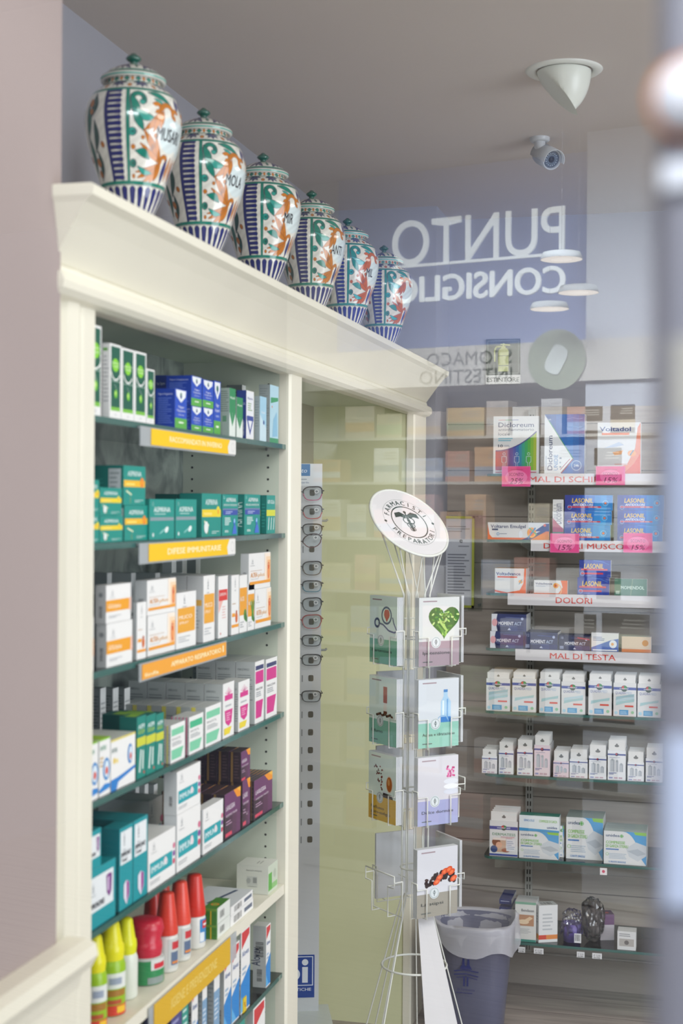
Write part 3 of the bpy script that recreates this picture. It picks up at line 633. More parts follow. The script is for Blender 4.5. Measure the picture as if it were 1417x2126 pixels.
def a_mint(fr, lf, tp, edge='#e8dc62'):
    lf.rect(0, 0, 1, 1, '#b7bbb8'); lf.rect(0, 0, .3, 1, edge); lf.lines(.35, .2, .95, .8, 8, '#8f9492'); tp.rect(0, 0, 1, 1, '#cdd0cc')
    fr.rect(.06, .7, .92, .88, '#7fcfa8'); fr.text('RINOSTIL', .1, .58, .06, '#5a6064', fit=.6); fr.lines(.1, .42, .8, .54, 3, '#9aa0a2', .5); fr.poly([(.06, .08), (.72, .08), (.9, .34), (.06, .34)], '#7fcfa8')
def a_mintpink(fr, lf, tp): a_mint(fr, lf, tp, '#dd3a80'); fr.rect(.06, .7, .92, .88, '#48b98a')
def a_gum2(fr, lf, tp):
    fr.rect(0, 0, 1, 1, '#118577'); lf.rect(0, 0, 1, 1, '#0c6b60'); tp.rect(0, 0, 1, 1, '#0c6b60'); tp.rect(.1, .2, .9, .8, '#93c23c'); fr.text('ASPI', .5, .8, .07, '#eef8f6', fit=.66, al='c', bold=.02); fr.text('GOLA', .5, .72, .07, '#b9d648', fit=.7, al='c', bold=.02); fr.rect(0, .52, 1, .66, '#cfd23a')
    fr.line((.3, .1), (.45, .46), .05, '#e2efe9'); fr.line((.65, .14), (.7, .44), .05, '#e2efe9'); fr.circ(.8, .08, .025, '#d0483c'); lf.lines(.12, .2, .85, .75, 9, '#2f9488', .25)
def a_tooth(fr, lf, tp, tall=0):
    lf.rect(0, 0, 1, 1, '#dfe4e2'); tp.rect(0, 0, 1, 1, '#a9d63c'); fr.rect(0, .97, 1, 1, '#8cc63e'); fr.text('ENTERO', .1, .8, .08, '#2f9a6b', fit=.55, bold=.02); fr.circ(.66, .45, .2, '#2f86c8', ru=.15); fr.circ(.68, .45, .15, '#dfeef8', ru=.1); fr.circ(.68, .42, .07, '#d8482e', ru=.06); fr.lines(.08, .5, .4, .7, 3, '#c8a45a', .5)
    fr.poly([(0, .06), (1, .1), (1, .18), (.5, .2), (0, .12)], '#2f86d0')
def a_tooth2(fr, lf, tp):
    lf.rect(0, 0, 1, 1, '#dfe4e2'); tp.rect(0, 0, 1, 1, '#d8dcd4'); fr.rect(0, .96, 1, 1, '#e2d36a'); fr.text('ENTERO', .04, .74, .09, '#3a6f66', fit=.22, bold=.02); fr.circ(.14, .58, .06, '#e8c94a'); fr.circ(.25, .56, .05, '#f0d97a'); fr.circ(.78, .6, .2, '#2f7fc4', ru=.13); fr.circ(.8, .6, .15, '#dceaf5', ru=.09); fr.circ(.8, .55, .07, '#d64a30', ru=.05)
    fr.poly([(0, 0), (.22, 0), (.3, .14), (1, .28), (1, .34), (.3, .24), (0, .22)], '#2a80cc')
def a_teal(fr, lf, tp):
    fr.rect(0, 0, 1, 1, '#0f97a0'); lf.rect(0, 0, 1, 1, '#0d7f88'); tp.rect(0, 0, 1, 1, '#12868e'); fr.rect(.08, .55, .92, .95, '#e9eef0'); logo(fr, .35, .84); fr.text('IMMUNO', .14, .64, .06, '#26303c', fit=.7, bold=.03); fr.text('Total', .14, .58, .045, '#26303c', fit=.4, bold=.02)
    fr.poly([(.32, .3), (.5, .34), (.72, .3), (.72, .14), (.52, .04), (.32, .14)], '#e6e3ef'); fr.poly([(.52, .33), (.7, .3), (.7, .15), (.54, .06)], '#a03a94')
def a_teal2(fr, lf, tp):
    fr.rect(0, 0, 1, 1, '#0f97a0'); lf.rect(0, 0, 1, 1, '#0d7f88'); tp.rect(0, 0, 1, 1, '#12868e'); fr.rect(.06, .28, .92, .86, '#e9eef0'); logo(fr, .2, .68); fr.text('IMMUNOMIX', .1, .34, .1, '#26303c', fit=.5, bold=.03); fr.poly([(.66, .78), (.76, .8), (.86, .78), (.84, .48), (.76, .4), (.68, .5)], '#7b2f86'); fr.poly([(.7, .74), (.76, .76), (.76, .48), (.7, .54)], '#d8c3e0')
def a_cyan(fr, lf, tp, w='IMMUNO'):
    lf.rect(0, 0, 1, 1, '#d9dcdc'); lf.bars(.4, .2, .65, .45, vert=False, n=14); tp.rect(0, 0, 1, 1, '#e6e8e6'); logo(fr, .2, .84); fr.rect(.06, .24, .88, .54, '#1aa3ac'); fr.text(w, .1, .33, .13, '#eaf8f8', fit=.6, bold=.02); fr.circ(.62, .42, .08, '#f0d6dc')
    for k, c in enumerate(('#d8486a', '#8a4aa0', '#e07a9a')): fr.circ(.94, .3 + .16 * k, .06, c)
    fr.lines(.06, .1, .5, .18, 2, '#a8acb0', .4)
def a_lax(fr, lf, tp, w='LAXILEGRA'):
    fr.rect(0, 0, 1, 1, '#6d3a66'); fr.grad(0, 0, 1, .5, ['#3e2a38', '#4a2c42', '#5a3350', '#66385e']); lf.rect(0, 0, 1, 1, '#3a2c30'); lf.rect(.1, 0, .28, 1, '#8a6a3c'); lf.lines(.4, .1, .9, .9, 8, '#5a4648'); tp.rect(0, 0, 1, 1, '#4a3a3c')
    fr.poly([(.55, 1), (1, 1), (1, .78), (.78, .8)], '#f0951e'); fr.poly([(.75, 1), (1, 1), (1, .88)], '#f6b93c'); fr.text(w, .08, .62, .11, '#f4e8f2', fit=.55, bold=.015); fr.text('compresse rivestite', .08, .48, .07, '#e4cfe0', fit=.7); fr.lines(.08, .28, .5, .4, 2, '#b894b0', .4); fr.rect(.05, .04, .45, .12, '#d64a62')
def a_laxtall(fr, lf, tp):
    a_lax(fr, lf, tp, 'LAXI'); fr.ring(.6, .3, .06, .012, '#d8c3d2', a0=180, a1=360)
def a_plaingrey(fr, lf, tp):
    lf.rect(0, 0, 1, 1, '#8f9492'); lf.lines(.08, .1, .9, .9, 16, '#565c5a', .3); tp.rect(0, 0, 1, 1, '#9a9f9c'); fr.lines(.1, .2, .9, .8, 8, '#b0b3b4')
def a_whiteblank(fr, lf, tp):
    lf.rect(0, 0, 1, 1, '#bcc2c0'); lf.bars(.15, .3, .35, .7, n=8); tp.rect(0, 0, 1, 1, '#b9c0bd'); logo(fr, .3, .7); fr.lines(.1, .2, .7, .3, 2, '#b4b8bb')
def a_gv(fr, lf, tp, c='#2f8f5a'):
    lf.rect(0, 0, 1, 1, '#97a69d'); lf.lines(.1, .5, .9, .95, 10, '#62726a', .35); lf.rect(.3, .3, .7, .42, '#5d8a6c'); tp.rect(0, 0, 1, 1, '#8fa096')
    fr.rect(0, 0, 1, 1, '#e6efe8'); fr.poly([(0, 1), (1, 1), (1, .5), (.5, .2), (0, .5)], c); fr.text('Fluidi', .5, .78, .05, '#e8f4ea', fit=.7, al='c', bold=.02); fr.line((.5, .2), (.5, .5), .01, '#bfe0c6')
def a_navyv(fr, lf, tp):
    lf.rect(0, 0, 1, 1, '#2b3f86'); lf.text('MUCOSOL', .1, .7, .05, '#c9d2f0', fit=.8); lf.bars(.2, .06, .8, .38, '#c8ccd8', vert=False, n=14); tp.rect(0, 0, 1, 1, '#394a86')
    fr.rect(.06, .03, .94, .97, '#eceff4'); fr.text('Fluirin', .5, .82, .05, '#4a5290', fit=.66, al='c', bold=.02); fr.lines(.2, .58, .8, .76, 4, '#9ab38e', .5); fr.rect(.06, .38, .94, .48, '#3a4f9e'); fr.poly([(.1, .38), (.9, .38), (.5, .08)], '#3a4f9e'); fr.poly([(.24, .38), (.76, .38), (.5, .18)], '#eceff4')
def a_lightblue(fr, lf, tp):
    lf.rect(0, 0, 1, 1, '#a3b0b2'); lf.lines(.1, .3, .9, .9, 10, '#8b989a', .3); tp.rect(0, 0, 1, 1, '#b4bfbf'); fr.rect(0, 0, 1, 1, '#a8d4ea'); fr.poly([(0, 0), (1, 0), (1, .3), (0, .6)], '#cfe8f2'); fr.circ(.6, .42, .05, '#2f4f94', ru=.05); fr.text('Rinil', .5, .62, .05, '#ffffff', fit=.5, al='c')
def a_bigblue(fr, lf, tp):
    lf.rect(0, 0, 1, 1, '#9aa3a2'); lf.lines(.08, .1, .92, .95, 20, '#858e8d', .3); tp.rect(0, 0, 1, 1, '#b0b8b6'); fr.rect(0, 0, 1, 1, '#b7dcea'); fr.rect(0, 0, 1, .08, '#3f9a6a'); fr.poly([(.1, .68), (.95, .74), (.95, .8), (.1, .78)], '#3fa06a'); fr.circ(.25, .62, .02, '#e07a3a'); fr.poly([(.3, .1), (.9, .12), (.8, .55), (.4, .4)], '#8fc4e0')
def a_alo(fr, lf, tp):
    lf.rect(0, 0, 1, 1, '#b7bab8'); lf.text('Alovex', .55, .35, .16, '#33405e', fit=.3, al='l', rot=90, bold=.01); lf.bars(.3, .1, .7, .3, vert=False, n=12); tp.rect(0, 0, 1, 1, '#c9cdca')
    fr.poly([(.08, .78), (.92, .9), (.92, .98), (.08, .98)], '#d4383c'); fr.text('Alovex', .5, .68, .07, '#3a5f9e', fit=.75, al='c', bold=.02); fr.poly([(0, .02), (1, .02), (1, .52), (0, .36)], '#1f86d2'); fr.lines(.15, .44, .7, .56, 2, '#9fb8d0', .5); fr.poly([(0, .02), (.6, .02), (0, .22)], '#5fb4ea')
def a_alobar(fr, lf, tp): a_alo(fr, lf, tp); lf.bars(.2, .5, .8, .75, vert=False, n=10)
def a_pale(fr, lf, tp): lf.rect(0, 0, 1, 1, '#aeb4b6'); lf.lines(.1, .2, .9, .9, 12, '#8f979b'); tp.rect(0, 0, 1, 1, '#b9bfc0'); fr.rect(0, 0, 1, .7, '#7fa6c8'); fr.lines(.1, .3, .8, .6, 5, '#dfe8f0')
def a_teald(fr, lf, tp): lf.rect(0, 0, 1, 1, '#6d8c88'); tp.rect(0, 0, 1, 1, '#7f9c98'); fr.rect(0, 0, 1, 1, '#2f9c8c'); fr.lines(.1, .4, .8, .8, 5, '#cfe8e2')
def a_violet(fr, lf, tp): lf.rect(0, 0, 1, 1, '#54547a'); tp.rect(0, 0, 1, 1, '#6a6a90'); fr.rect(0, 0, 1, 1, '#4a4a86'); fr.lines(.1, .3, .8, .8, 5, '#9a9ac8')

G1, G2, G3, G4, G5 = ['cartons on the %s glass shelf of the cabinet' % w for w in ('top', 'second', 'third', 'fourth', 'fifth')]
# ---- top shelf
tall = 'green and white syrup carton '
put(0, 186, 211, 671, a_green, d=.05, label=tall + 'at the left stile, tallest on the top shelf', group=G1)
for xc, x1, yt, x0, w in ((228, 252, 712, 212, 'with its grey side showing, second from the stile'), (252.5, 279, 721, None, 'third from the stile on the top shelf'), (279.5, 304, 728, None, 'fourth from the stile on the top shelf')):
    put(0, xc, x1, yt, a_green, x0=x0, d=.05, label=tall + w, group=G1)
put(0, 304.5, 321, 765, a_green, d=.04, label='shorter ' + tall + 'next to the blue cartons', group=G1)
put(0, 363, 388, 806, a_blue, x0=323, label='dark blue ointment carton with white shield, in front on the top shelf', group=G1)
zt = put(0, 397, 419, 842, a_blue, x0=372, label='small blue carton with green foot, lower one beside the front ointment carton', group=G1, Xf=XF - .01)
put(0, 397, 419, 779, a_blue, x0=345, label='long blue carton stacked above the small blue one, its text side showing', group=G1, Xf=XF - .01, zb=zt)
zt = put(0, 420.5, 443, 845, a_blue, d=.05, label='blue and green carton, lower of the middle stacked pair', group=G1, Xf=XF - .01)
put(0, 420.5, 443, 787, a_blue, d=.05, label='blue and green carton, upper of the middle stacked pair', group=G1, Xf=XF - .01, zb=zt)
put(0, 444, 458, 790, a_blue, d=.06, label='slim blue carton with white shield at the end of the blue ones', group=G1, Xf=XF - .01)
put(0, 345, 357, 779, a_blue, x0=322, label='blue carton half hidden behind the front ointment carton', group=G1, Xf=XF - .10)
put(0, 476, 489, 805, a_gv, x0=456, label='grey sided carton with dark green V front, the larger of two', group=G1)
put(0, 491, 504, 824, a_gv, x0=484, label='small carton with dark green V front, the lower of two', group=G1)
put(0, 511, 527, 810, a_navyv, x0=491, label='white carton with navy V and navy side', group=G1)
put(0, 539, 553, 822, a_lightblue, x0=528, label='small pale blue carton before the last one on the top shelf', group=G1)
put(0, 560, 578, 798, a_bigblue, x0=537, label='tall pale blue and grey carton at the end of the top shelf', group=G1)
for x0, xc, w in ((470, 502, 'left'), (503, 532, 'right')):
    put(0, xc, xc + 8, 799, a_plaingrey, x0=x0, label='plain grey carton standing at the back of the top shelf, the %s one' % w, group=G1, Xf=XF - .09)
# ---- second shelf
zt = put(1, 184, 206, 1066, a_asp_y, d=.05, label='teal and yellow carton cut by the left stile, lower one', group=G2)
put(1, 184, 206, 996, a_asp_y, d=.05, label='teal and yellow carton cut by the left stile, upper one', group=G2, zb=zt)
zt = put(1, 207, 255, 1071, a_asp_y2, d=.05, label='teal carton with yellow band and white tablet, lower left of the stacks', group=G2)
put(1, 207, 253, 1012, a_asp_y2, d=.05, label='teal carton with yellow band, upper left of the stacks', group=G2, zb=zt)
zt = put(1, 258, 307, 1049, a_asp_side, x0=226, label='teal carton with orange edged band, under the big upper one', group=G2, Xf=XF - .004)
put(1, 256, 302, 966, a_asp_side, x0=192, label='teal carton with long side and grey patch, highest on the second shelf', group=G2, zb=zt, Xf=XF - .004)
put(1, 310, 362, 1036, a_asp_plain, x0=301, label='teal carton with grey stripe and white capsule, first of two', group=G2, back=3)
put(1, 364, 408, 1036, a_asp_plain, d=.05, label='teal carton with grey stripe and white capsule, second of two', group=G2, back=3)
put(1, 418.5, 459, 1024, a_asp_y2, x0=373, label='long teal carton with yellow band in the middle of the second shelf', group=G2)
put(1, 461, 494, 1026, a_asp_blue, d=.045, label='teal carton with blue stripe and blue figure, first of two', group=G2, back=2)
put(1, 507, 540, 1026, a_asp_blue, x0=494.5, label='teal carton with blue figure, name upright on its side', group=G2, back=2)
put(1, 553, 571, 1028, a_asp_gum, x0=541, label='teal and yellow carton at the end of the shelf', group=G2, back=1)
# ---- third shelf
put(2, 184, 195, 1283, a_gola, d=.05, label='white carton cut by the left stile on the third shelf', group=G3)
zt = put(2, 221, 275, 1296, a_gola, x0=200, label='white carton with orange band, lower of the two at the left', group=G3)
put(2, 220, 272, 1216, a_gola, x0=198, label='white carton with orange band, upper of the two at the left', group=G3, zb=zt)
put(2, 284, 304, 1252, a_bottle, x0=276, label='slim white carton with brown bottle before the big stack', group=G3)
zt = put(2, 306, 363, 1280, a_altea, d=.06, label='wide white carton with orange glow, lower of the big stack', group=G3, Xf=XF - .003)
put(2, 305, 365, 1206, a_altea, x0=280, label='wide white carton with orange glow, upper of the big stack', group=G3, zb=zt, Xf=XF - .003)
put(2, 366, 407, 1232, a_orange, d=.05, label='white carton with wide orange block right of the big stack', group=G3)
put(2, 422, 446, 1196, a_orange, x0=388, label='tall white carton with upright orange block and plain side', group=G3, back=1)
put(2, 453, 473, 1197, a_red, x0=447, label='white carton with red band on the third shelf', group=G3, back=3)
put(2, 480, 496, 1195, a_bottle, x0=474, label='white carton with brown bottle right of the red one', group=G3, back=3)
put(2, 497, 513, 1195, a_plant, d=.045, label='orange fronted carton with plant, taller of two', group=G3, back=3)
put(2, 514, 528, 1213, a_leafy, d=.04, label='orange carton with green leaves, smaller of two', group=G3, back=2)
zt = put(2, 529, 562, 1224, a_altea, d=.05, label='white carton with orange glow at shelf end, lower one', group=G3)
put(2, 516, 561, 1150, a_altea, x0=499, label='white carton with orange glow at shelf end, upper one', group=G3, zb=zt)
for i, (x0, x1) in enumerate(((186, 222), (223, 272), (273, 322), (323, 372))):
    put(2, x1, x1 + 10, 1190, a_whiteblank, x0=x0, label='grey white carton in the back row of the third shelf, %s from the left' % ORD[i], group=G3 + ', back row', Xf=XF - .15)
for i, (x0, x1) in enumerate(((337, 356), (358, 378), (379, 406))):
    put(2, x1, x1 + 10, 1162, a_whiteblank, x0=x0, label='upright carton below the shelf label, %s in the back row' % ORD[i], group=G3 + ', back row', Xf=XF - .17, zb=ZS[2] + .0)
# ---- fourth shelf
put(3, 183, 204, 1546, a_tooth, d=.04, label='white and lime carton with blue pack shot, at the left stile', group=G4)
put(3, 206, 229, 1537, a_tooth, d=.04, label='white and lime carton with blue pack shot, second from the stile', group=G4)
put(3, 230, 281, 1538, a_tooth2, d=.075, label='wide white carton with blue swoosh on the fourth shelf', group=G4)
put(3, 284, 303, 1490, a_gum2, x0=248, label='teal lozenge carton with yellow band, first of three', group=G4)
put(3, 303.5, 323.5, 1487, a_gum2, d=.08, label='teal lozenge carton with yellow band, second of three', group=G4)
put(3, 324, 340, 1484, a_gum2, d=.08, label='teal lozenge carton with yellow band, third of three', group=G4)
put(3, 354, 384, 1507, a_mint, x0=346, label='mint striped white carton with yellow edge', group=G4, back=4)
put(3, 392, 422, 1490, a_mintpink, x0=386, label='mint striped white carton with pink edge', group=G4, back=4)
put(3, 426, 459, 1470, a_mint, d=.028, label='mint striped white carton, third and tallest of the mint ones', group=G4, back=5)
put(3, 462.5, 486, 1421, a_pinksplash, x0=424, label='white carton with pink splash and yellow corner, first of two', group=G4, back=4, blabel='grey sided carton in the row behind the first pink splash carton')
put(3, 494.5, 518, 1417, a_pinksplash, x0=487, label='white carton with pink splash and yellow corner, second of two', group=G4, back=4)
put(3, 529, 548, 1375, a_magenta, x0=489, label='tall carton with magenta blocks and printed grey side', group=G4, back=2)
put(3, 551.5, 575, 1370, a_magenta, d=.05, label='tall carton with magenta blocks at the end of the shelf', group=G4, back=2)
put(3, 424, 440, 1376, a_magenta, x0=400, label='magenta carton standing farther back under the shelf label', group=G4, Xf=XF - .155)
for i, (x0, x1) in enumerate(((188, 208), (210, 234), (236, 258))):
    put(3, x1, x1 + 12, 1430, a_plaingrey, x0=x0, label='dull grey carton at the back left of the fourth shelf, %s one' % ORD[i], group=G4 + ', back row', Xf=XF - .16)
# ---- fifth shelf
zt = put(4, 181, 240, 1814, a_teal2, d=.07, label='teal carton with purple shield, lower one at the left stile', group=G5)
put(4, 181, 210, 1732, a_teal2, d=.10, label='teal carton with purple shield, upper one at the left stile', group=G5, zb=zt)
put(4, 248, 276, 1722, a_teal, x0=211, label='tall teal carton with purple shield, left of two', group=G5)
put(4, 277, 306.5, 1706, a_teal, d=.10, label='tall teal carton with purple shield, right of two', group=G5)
put(4, 307.5, 364, 1748, a_cyan, d=.06, label='white carton with cyan band beside the tall teal pair', group=G5)
put(4, 309, 337, 1664, a_cyan, d=.10, label='white carton with cyan band set back behind the tall teal pair', group=G5, Xf=XF - .075)
zt = put(4, 367, 416, 1694, a_cyan, x0=340, label='white carton with wide cyan band, lower of the stack', group=G5)
put(4, 367, 416, 1604, a_cyan, x0=340, label='white carton with wide cyan band, upper of the stack', group=G5, zb=zt)
put(4, 421, 463, 1682, a_cyan, x0=417, label='small white carton with cyan band beside the purple ones', group=G5, back=3)
put(4, 466, 499, 1651, a_lax, d=.025, label='purple carton with orange corner, front one by the white carton', group=G5, back=4)
put(4, 503, 519, 1622, a_laxtall, d=.027, label='tall dark purple carton seen edge on', group=G5, back=5)
zt = put(4, 527, 565, 1622, a_lax, x0=520, label='purple carton with orange corner at the end of the fifth shelf', group=G5, back=5)
put(4, 476, 518, 1562, a_lax, x0=458, label='dark purple carton with orange corner, highest of its row', group=G5, back=5, zb=ZS[4] + .0, Xf=XF - .04) if False else None
zt5 = at(503, 1625, X=XF).z
put(4, 500, 519, 1562, a_lax, d=.024, label='purple carton with orange corner stacked on the tall dark one', group=G5, back=6, zb=zt5, Xf=XF - .002)
for i, (x0, x1) in enumerate(((262, 281), (282, 300), (301, 319))):
    put(4, x1, x1 + 8, 1630, a_whiteblank, x0=x0, label='white carton in shade behind the teal ones, %s from the left' % ORD[i], group=G5 + ', back row', Xf=XF - .15)
# ---- lower glass shelves
G7 = 'cartons on the glass shelf below the wooden one'
put(6, 500, 519, 1936, a_alobar, x0=497, label='white and blue carton with red corner, second from the shelf end', group=G7)
put(6, 552, 561.5, 1924, a_alobar, x0=525, label='white and blue carton with red corner, last on the lower shelf', group=G7)
put(6, 473, 490, 1977, a_alo, x0=446, label='tall white and blue carton with red top, left of the close pair', group=G7) if False else None
put(6, 465, 480, 1985, a_alo, x0=446, label='tall white and blue carton with red top, left of the close pair', group=G7)
put(6, 481, 497, 1966, a_alo, d=.04, label='tall white and blue carton with red top, right of the close pair', group=G7)
put(6, 444, 456, 2015, a_pale, x0=431, label='pale blue carton below the wooden shelf, nearest the tall pair', group=G7)
put(6, 420, 430, 2030, a_pale, x0=412, label='grey striped carton below the wooden shelf', group=G7)
put(6, 398, 411, 2046, a_alobar, x0=392, label='white carton with blue print below the yellow strip', group=G7)
put(6, 378, 391, 2060, a_teald, d=.05, label='green blue carton under the yellow strip', group=G7)
put(6, 355, 377, 2085, a_violet, d=.05, label='dark violet carton under the yellow strip', group=G7)
put(7, 525, 550, 2096, a_alobar, x0=512, label='white carton on the lowest glass shelf by the partition', group='cartons on the lowest glass shelf')
put(7, 490, 508, 2122, a_teald, d=.05, label='teal edged carton on the lowest glass shelf', group='cartons on the lowest glass shelf')

# ---- shelf labels in acrylic holders
def shelf_label(pts, yel, col, txt, label, tcol='#f8eec0', swirl=True):
    "pts: left top, left bottom, right top (picture columns on the plane just before the shelves)"
    X = CX + .004; a = at(*pts[0], X=X); b = at(*pts[1], X=X); c = at(*pts[2], X=X)
    e = empty('shelf_label', (X, a.y, b.z), math.radians(90), label, 'label holder', 'coloured shelf labels'); W = c.y - a.y; H = a.z - b.z
    MB().box(0, 0, 0, W, .002, H).build('holder', M_HOLDER, e)
    y0 = at(yel[0], (pts[0][1] + pts[1][1]) / 2, X=X).y - a.y; y1 = at(yel[1], pts[2][1] + 15, X=X).y - a.y
    m = MB(); m.box(y0, -.0012, .003, y1, -.0004, H - .002, col); f = Face(m, (y0, -.0012, .003), (y1 - y0, 0, 0), (0, 0, H - .005))
    f.text(txt, .5 if swirl else .62, .33, .36, tcol, fit=.62, al='c', bold=.03)
    if swirl: f.poly([(.9, 0), (1, 0), (1, 1), (.92, 1), (.89, .5)], '#e8e8e4'); f.ring(.96, .5, .3, .05, '#c9cbc8')
    else: f.text('linfa', .03, .15, .25, tcol, fit=.14, bold=.02); f.rect(.95, .3, .965, .8, tcol)
    m.build('insert', M_PAPER, e)
    MB().box(0, .002, H - .004, W, .006, H).build('clip', M_ACRYL, e)
shelf_label([(292, 884), (292, 925), (488, 908)], (313, 488), '#f5c71d', 'RACCOMANDATI IN INVERNO', 'yellow shelf label in clear holder on the top glass shelf')
shelf_label([(290, 1128), (290, 1172), (487, 1118)], (308, 487), '#f3c51e', 'DIFESE IMMUNITARIE', 'yellow shelf label in clear holder on the second glass shelf')
shelf_label([(290, 1379), (290, 1417), (470, 1336)], (294, 468), '#eda43a', 'APPARATO RESPIRATORIO', 'orange shelf label in clear holder on the third glass shelf', swirl=False)
X = CX + .003; a = at(319, 2100, X=X); c = at(477, 1965, X=X); ZL = ZW - .004
e = empty('shelf_label', (X, a.y, ZL - .055), math.radians(90), 'long mustard yellow label strip along the wooden shelf edge', 'label holder', 'coloured shelf labels')
m = MB(); W = c.y - a.y; m.box(0, -.001, 0, W, 0, .052, '#d9ad2c'); f = Face(m, (0, -.001, 0), (W, 0, 0), (0, 0, .052)); f.text('IGIENE E PREVENZIONE', .5, .35, .35, '#e9cf72', fit=.6, al='c', bold=.02); m.build('insert', M_PAPER, e)
MB().box(-.02, .0002, 0, W + .04, .0022, .052).build('holder', M_HOLDER, e)

# ---- goods on the wooden shelf
GW = 'goods on the wooden shelf'
def wpos(x, y, Xo=0.0): return at(x, y, Z=ZW)
def spray(xc, Xd, h, r, caph, body, cap, art, label, kind='spray_bottle', neck=.55, cone=False):
    P = at(xc, 1700, X=Xd); e = empty(kind, (Xd, P.y, ZW + .001), math.radians(20), label, 'bottle', GW)
    hb = h - caph
    b = MB().lathe([(0, 0), (r * .93, 0), (r, .004), (r, hb * .88), (r * .9, hb * .97), (r * .8, hb)], col=body, n=28)
    if art: art(b, r, hb)
    b.build('body', M_PLASTIC, e)
    MB().lathe([(r * .98, hb - .001), (r * 1.0, hb + .004), (r * .62, hb + caph * .97), (r * .56, hb + caph), (0, hb + caph)] if cone else [(r * .86, hb - .001), (r * .92, hb + caph * .2), (r * .88, hb + caph * .36), (r * .8, hb + caph * .4), (r * (neck + .1), hb + caph * .72), (r * neck, hb + caph * .95), (r * neck * .7, hb + caph), (0, hb + caph)], col=cap, n=28).build('cap', M_PLASTIC, e)
    return e
def wrap(b, r, z0, z1, a0, a1, col, off=.0004):
    n = 10; v = []
    for i in range(n + 1):
        a = math.radians(a0 + (a1 - a0) * i / n); v += [((r + off) * math.cos(a), (r + off) * math.sin(a), z0), ((r + off) * math.cos(a), (r + off) * math.sin(a), z1)]
    b.add(v, [(2 * i, 2 * i + 2, 2 * i + 3, 2 * i + 1) for i in range(n)], col, 0, True)
def art_lime(b, r, h):
    wrap(b, r, h * .5, h * .78, -110, -10, '#e4e8e2'); wrap(b, r, h * .58, h * .7, -90, -40, '#9aa6b8', .0007); wrap(b, r, h * .36, h * .48, -100, -20, '#a8762c'); wrap(b, r, 0.001, h * .2, -150, 30, '#d8402c'); wrap(b, r, h * .06, h * .18, -60, -20, '#f0c22c', .0007); wrap(b, r, h * .22, h * .3, -100, -40, '#b8502c')
def art_green(b, r, h):
    wrap(b, r, 0.001, h * .9, -110, 0, '#2f8a52'); wrap(b, r, h * .55, h * .95, -70, -5, '#d9dcd8', .0006); wrap(b, r, h * .6, h * .8, -60, -15, '#d02c3c', .0009); wrap(b, r, .01, h * .8, -160, -112, '#7f8a84'); wrap(b, r, h * .05, h * .3, -80, -20, '#8c9894', .0008)
def art_white(b, r, h):
    wrap(b, r, h * .12, h * .9, -80, 20, '#c9ccc8'); wrap(b, r, h * .62, h * .82, -60, -5, '#c8343c', .0006); wrap(b, r, h * .2, h * .55, -65, -20, '#5c6f8c', .0006); wrap(b, r, h * .24, h * .3, -60, -20, '#e08a3c', .0009)
def art_blue(b, r, h):
    wrap(b, r, h * .2, h * .9, -60, 20, '#3d86c0'); wrap(b, r, h * .62, h * .85, -45, 10, '#d0343c', .0006); wrap(b, r, h * .7, h * .76, -40, 5, '#f2e8e6', .0009); wrap(b, r, h * .22, h * .5, -60, -30, '#dfe6ea', .0006)
def zat(y, x, X): return at(x, y, X=X).z - ZW
spray(197, CX - .04, zat(1940, 197, CX - .04), .021, .056, '#98c21c', '#e9e208', art_lime, 'lime spray bottle with yellow cap, at the left stile')
spray(231, CX - .045, zat(1912, 231, CX - .045), .025, .060, '#98c21c', '#e9e208', art_lime, 'lime spray bottle with yellow cap, second from the stile')
spray(262, CX - .05, zat(1905, 262, CX - .05), .021, .058, '#dfe3d8', '#e3e30c', None, 'white spray bottle with yellow cap, beside the lime ones')
spray(303, CX - .05, zat(1906, 303, CX - .05), .033, .062, '#b9c0ba', '#c8243c', art_green, 'wide bottle with dark red cap and green label', neck=.9)
spray(347, CX - .035, zat(1853, 347, CX - .035), .021, .072, '#dcdcd6', '#d9402f', art_white, 'white roll-on bottle with long red cap, left of three', cone=True)
spray(374, CX - .035, zat(1830, 374, CX - .035), .021, .075, '#dcdcd6', '#e24a38', art_white, 'white roll-on bottle with long red cap, middle of three', cone=True)
spray(404, CX - .035, zat(1816, 404, CX - .035), .022, .074, '#dcdcd6', '#d33224', art_blue, 'white roll-on bottle with long red cap and blue label', cone=True)
spray(318, CX - .11, zat(1840, 318, CX - .11), .02, .09, '#dcdcd6', '#c9342c', None, 'red capped bottle standing behind the others', cone=True)
spray(338, CX - .12, zat(1825, 338, CX - .12), .02, .09, '#dcdcd6', '#d84838', None, 'red capped bottle behind, nearer the middle roll-on', cone=True)
def a_herb(fr, lf, tp):
    lf.rect(0, 0, 1, 1, '#3f7c2c'); lf.rect(.55, 0, .63, 1, '#e0b52c'); lf.rect(0, .85, 1, 1, '#6f9a3a'); tp.rect(0, 0, 1, 1, '#4a8a30'); tp.circ(.4, .5, .3, '#e08a2a'); tp.circ(.4, .5, .18, '#7fb43a'); fr.rect(0, 0, 1, 1, '#e2e6e0'); fr.bars(.25, .25, .6, .7, n=10); fr.rect(0, 0, .06, 1, '#4a8a30')
def a_flat(fr, lf, tp):
    tp.rect(0, 0, 1, 1, '#dfe3e6'); tp.line((.1, .55), (.9, .3), .08, '#4a5a78'); tp.rect(.05, .75, .3, .9, '#3f9a6a'); fr.bars(.15, .15, .5, .8, n=10); fr.rect(.6, .3, .95, .7, '#6a7486')
zt = put(5, 449, 477, 1922, a_herb, x0=420, label='green and gold carton, lower of the two on the wooden shelf', group=GW)
put(5, 449, 477, 1888, a_herb, x0=420, label='green and gold carton, upper of the two on the wooden shelf', group=GW, zb=zt)
zt = put(5, 478, 525, 1904, a_flat, d=.10, label='white flat carton lying beside the green pair, lower one', group=GW)
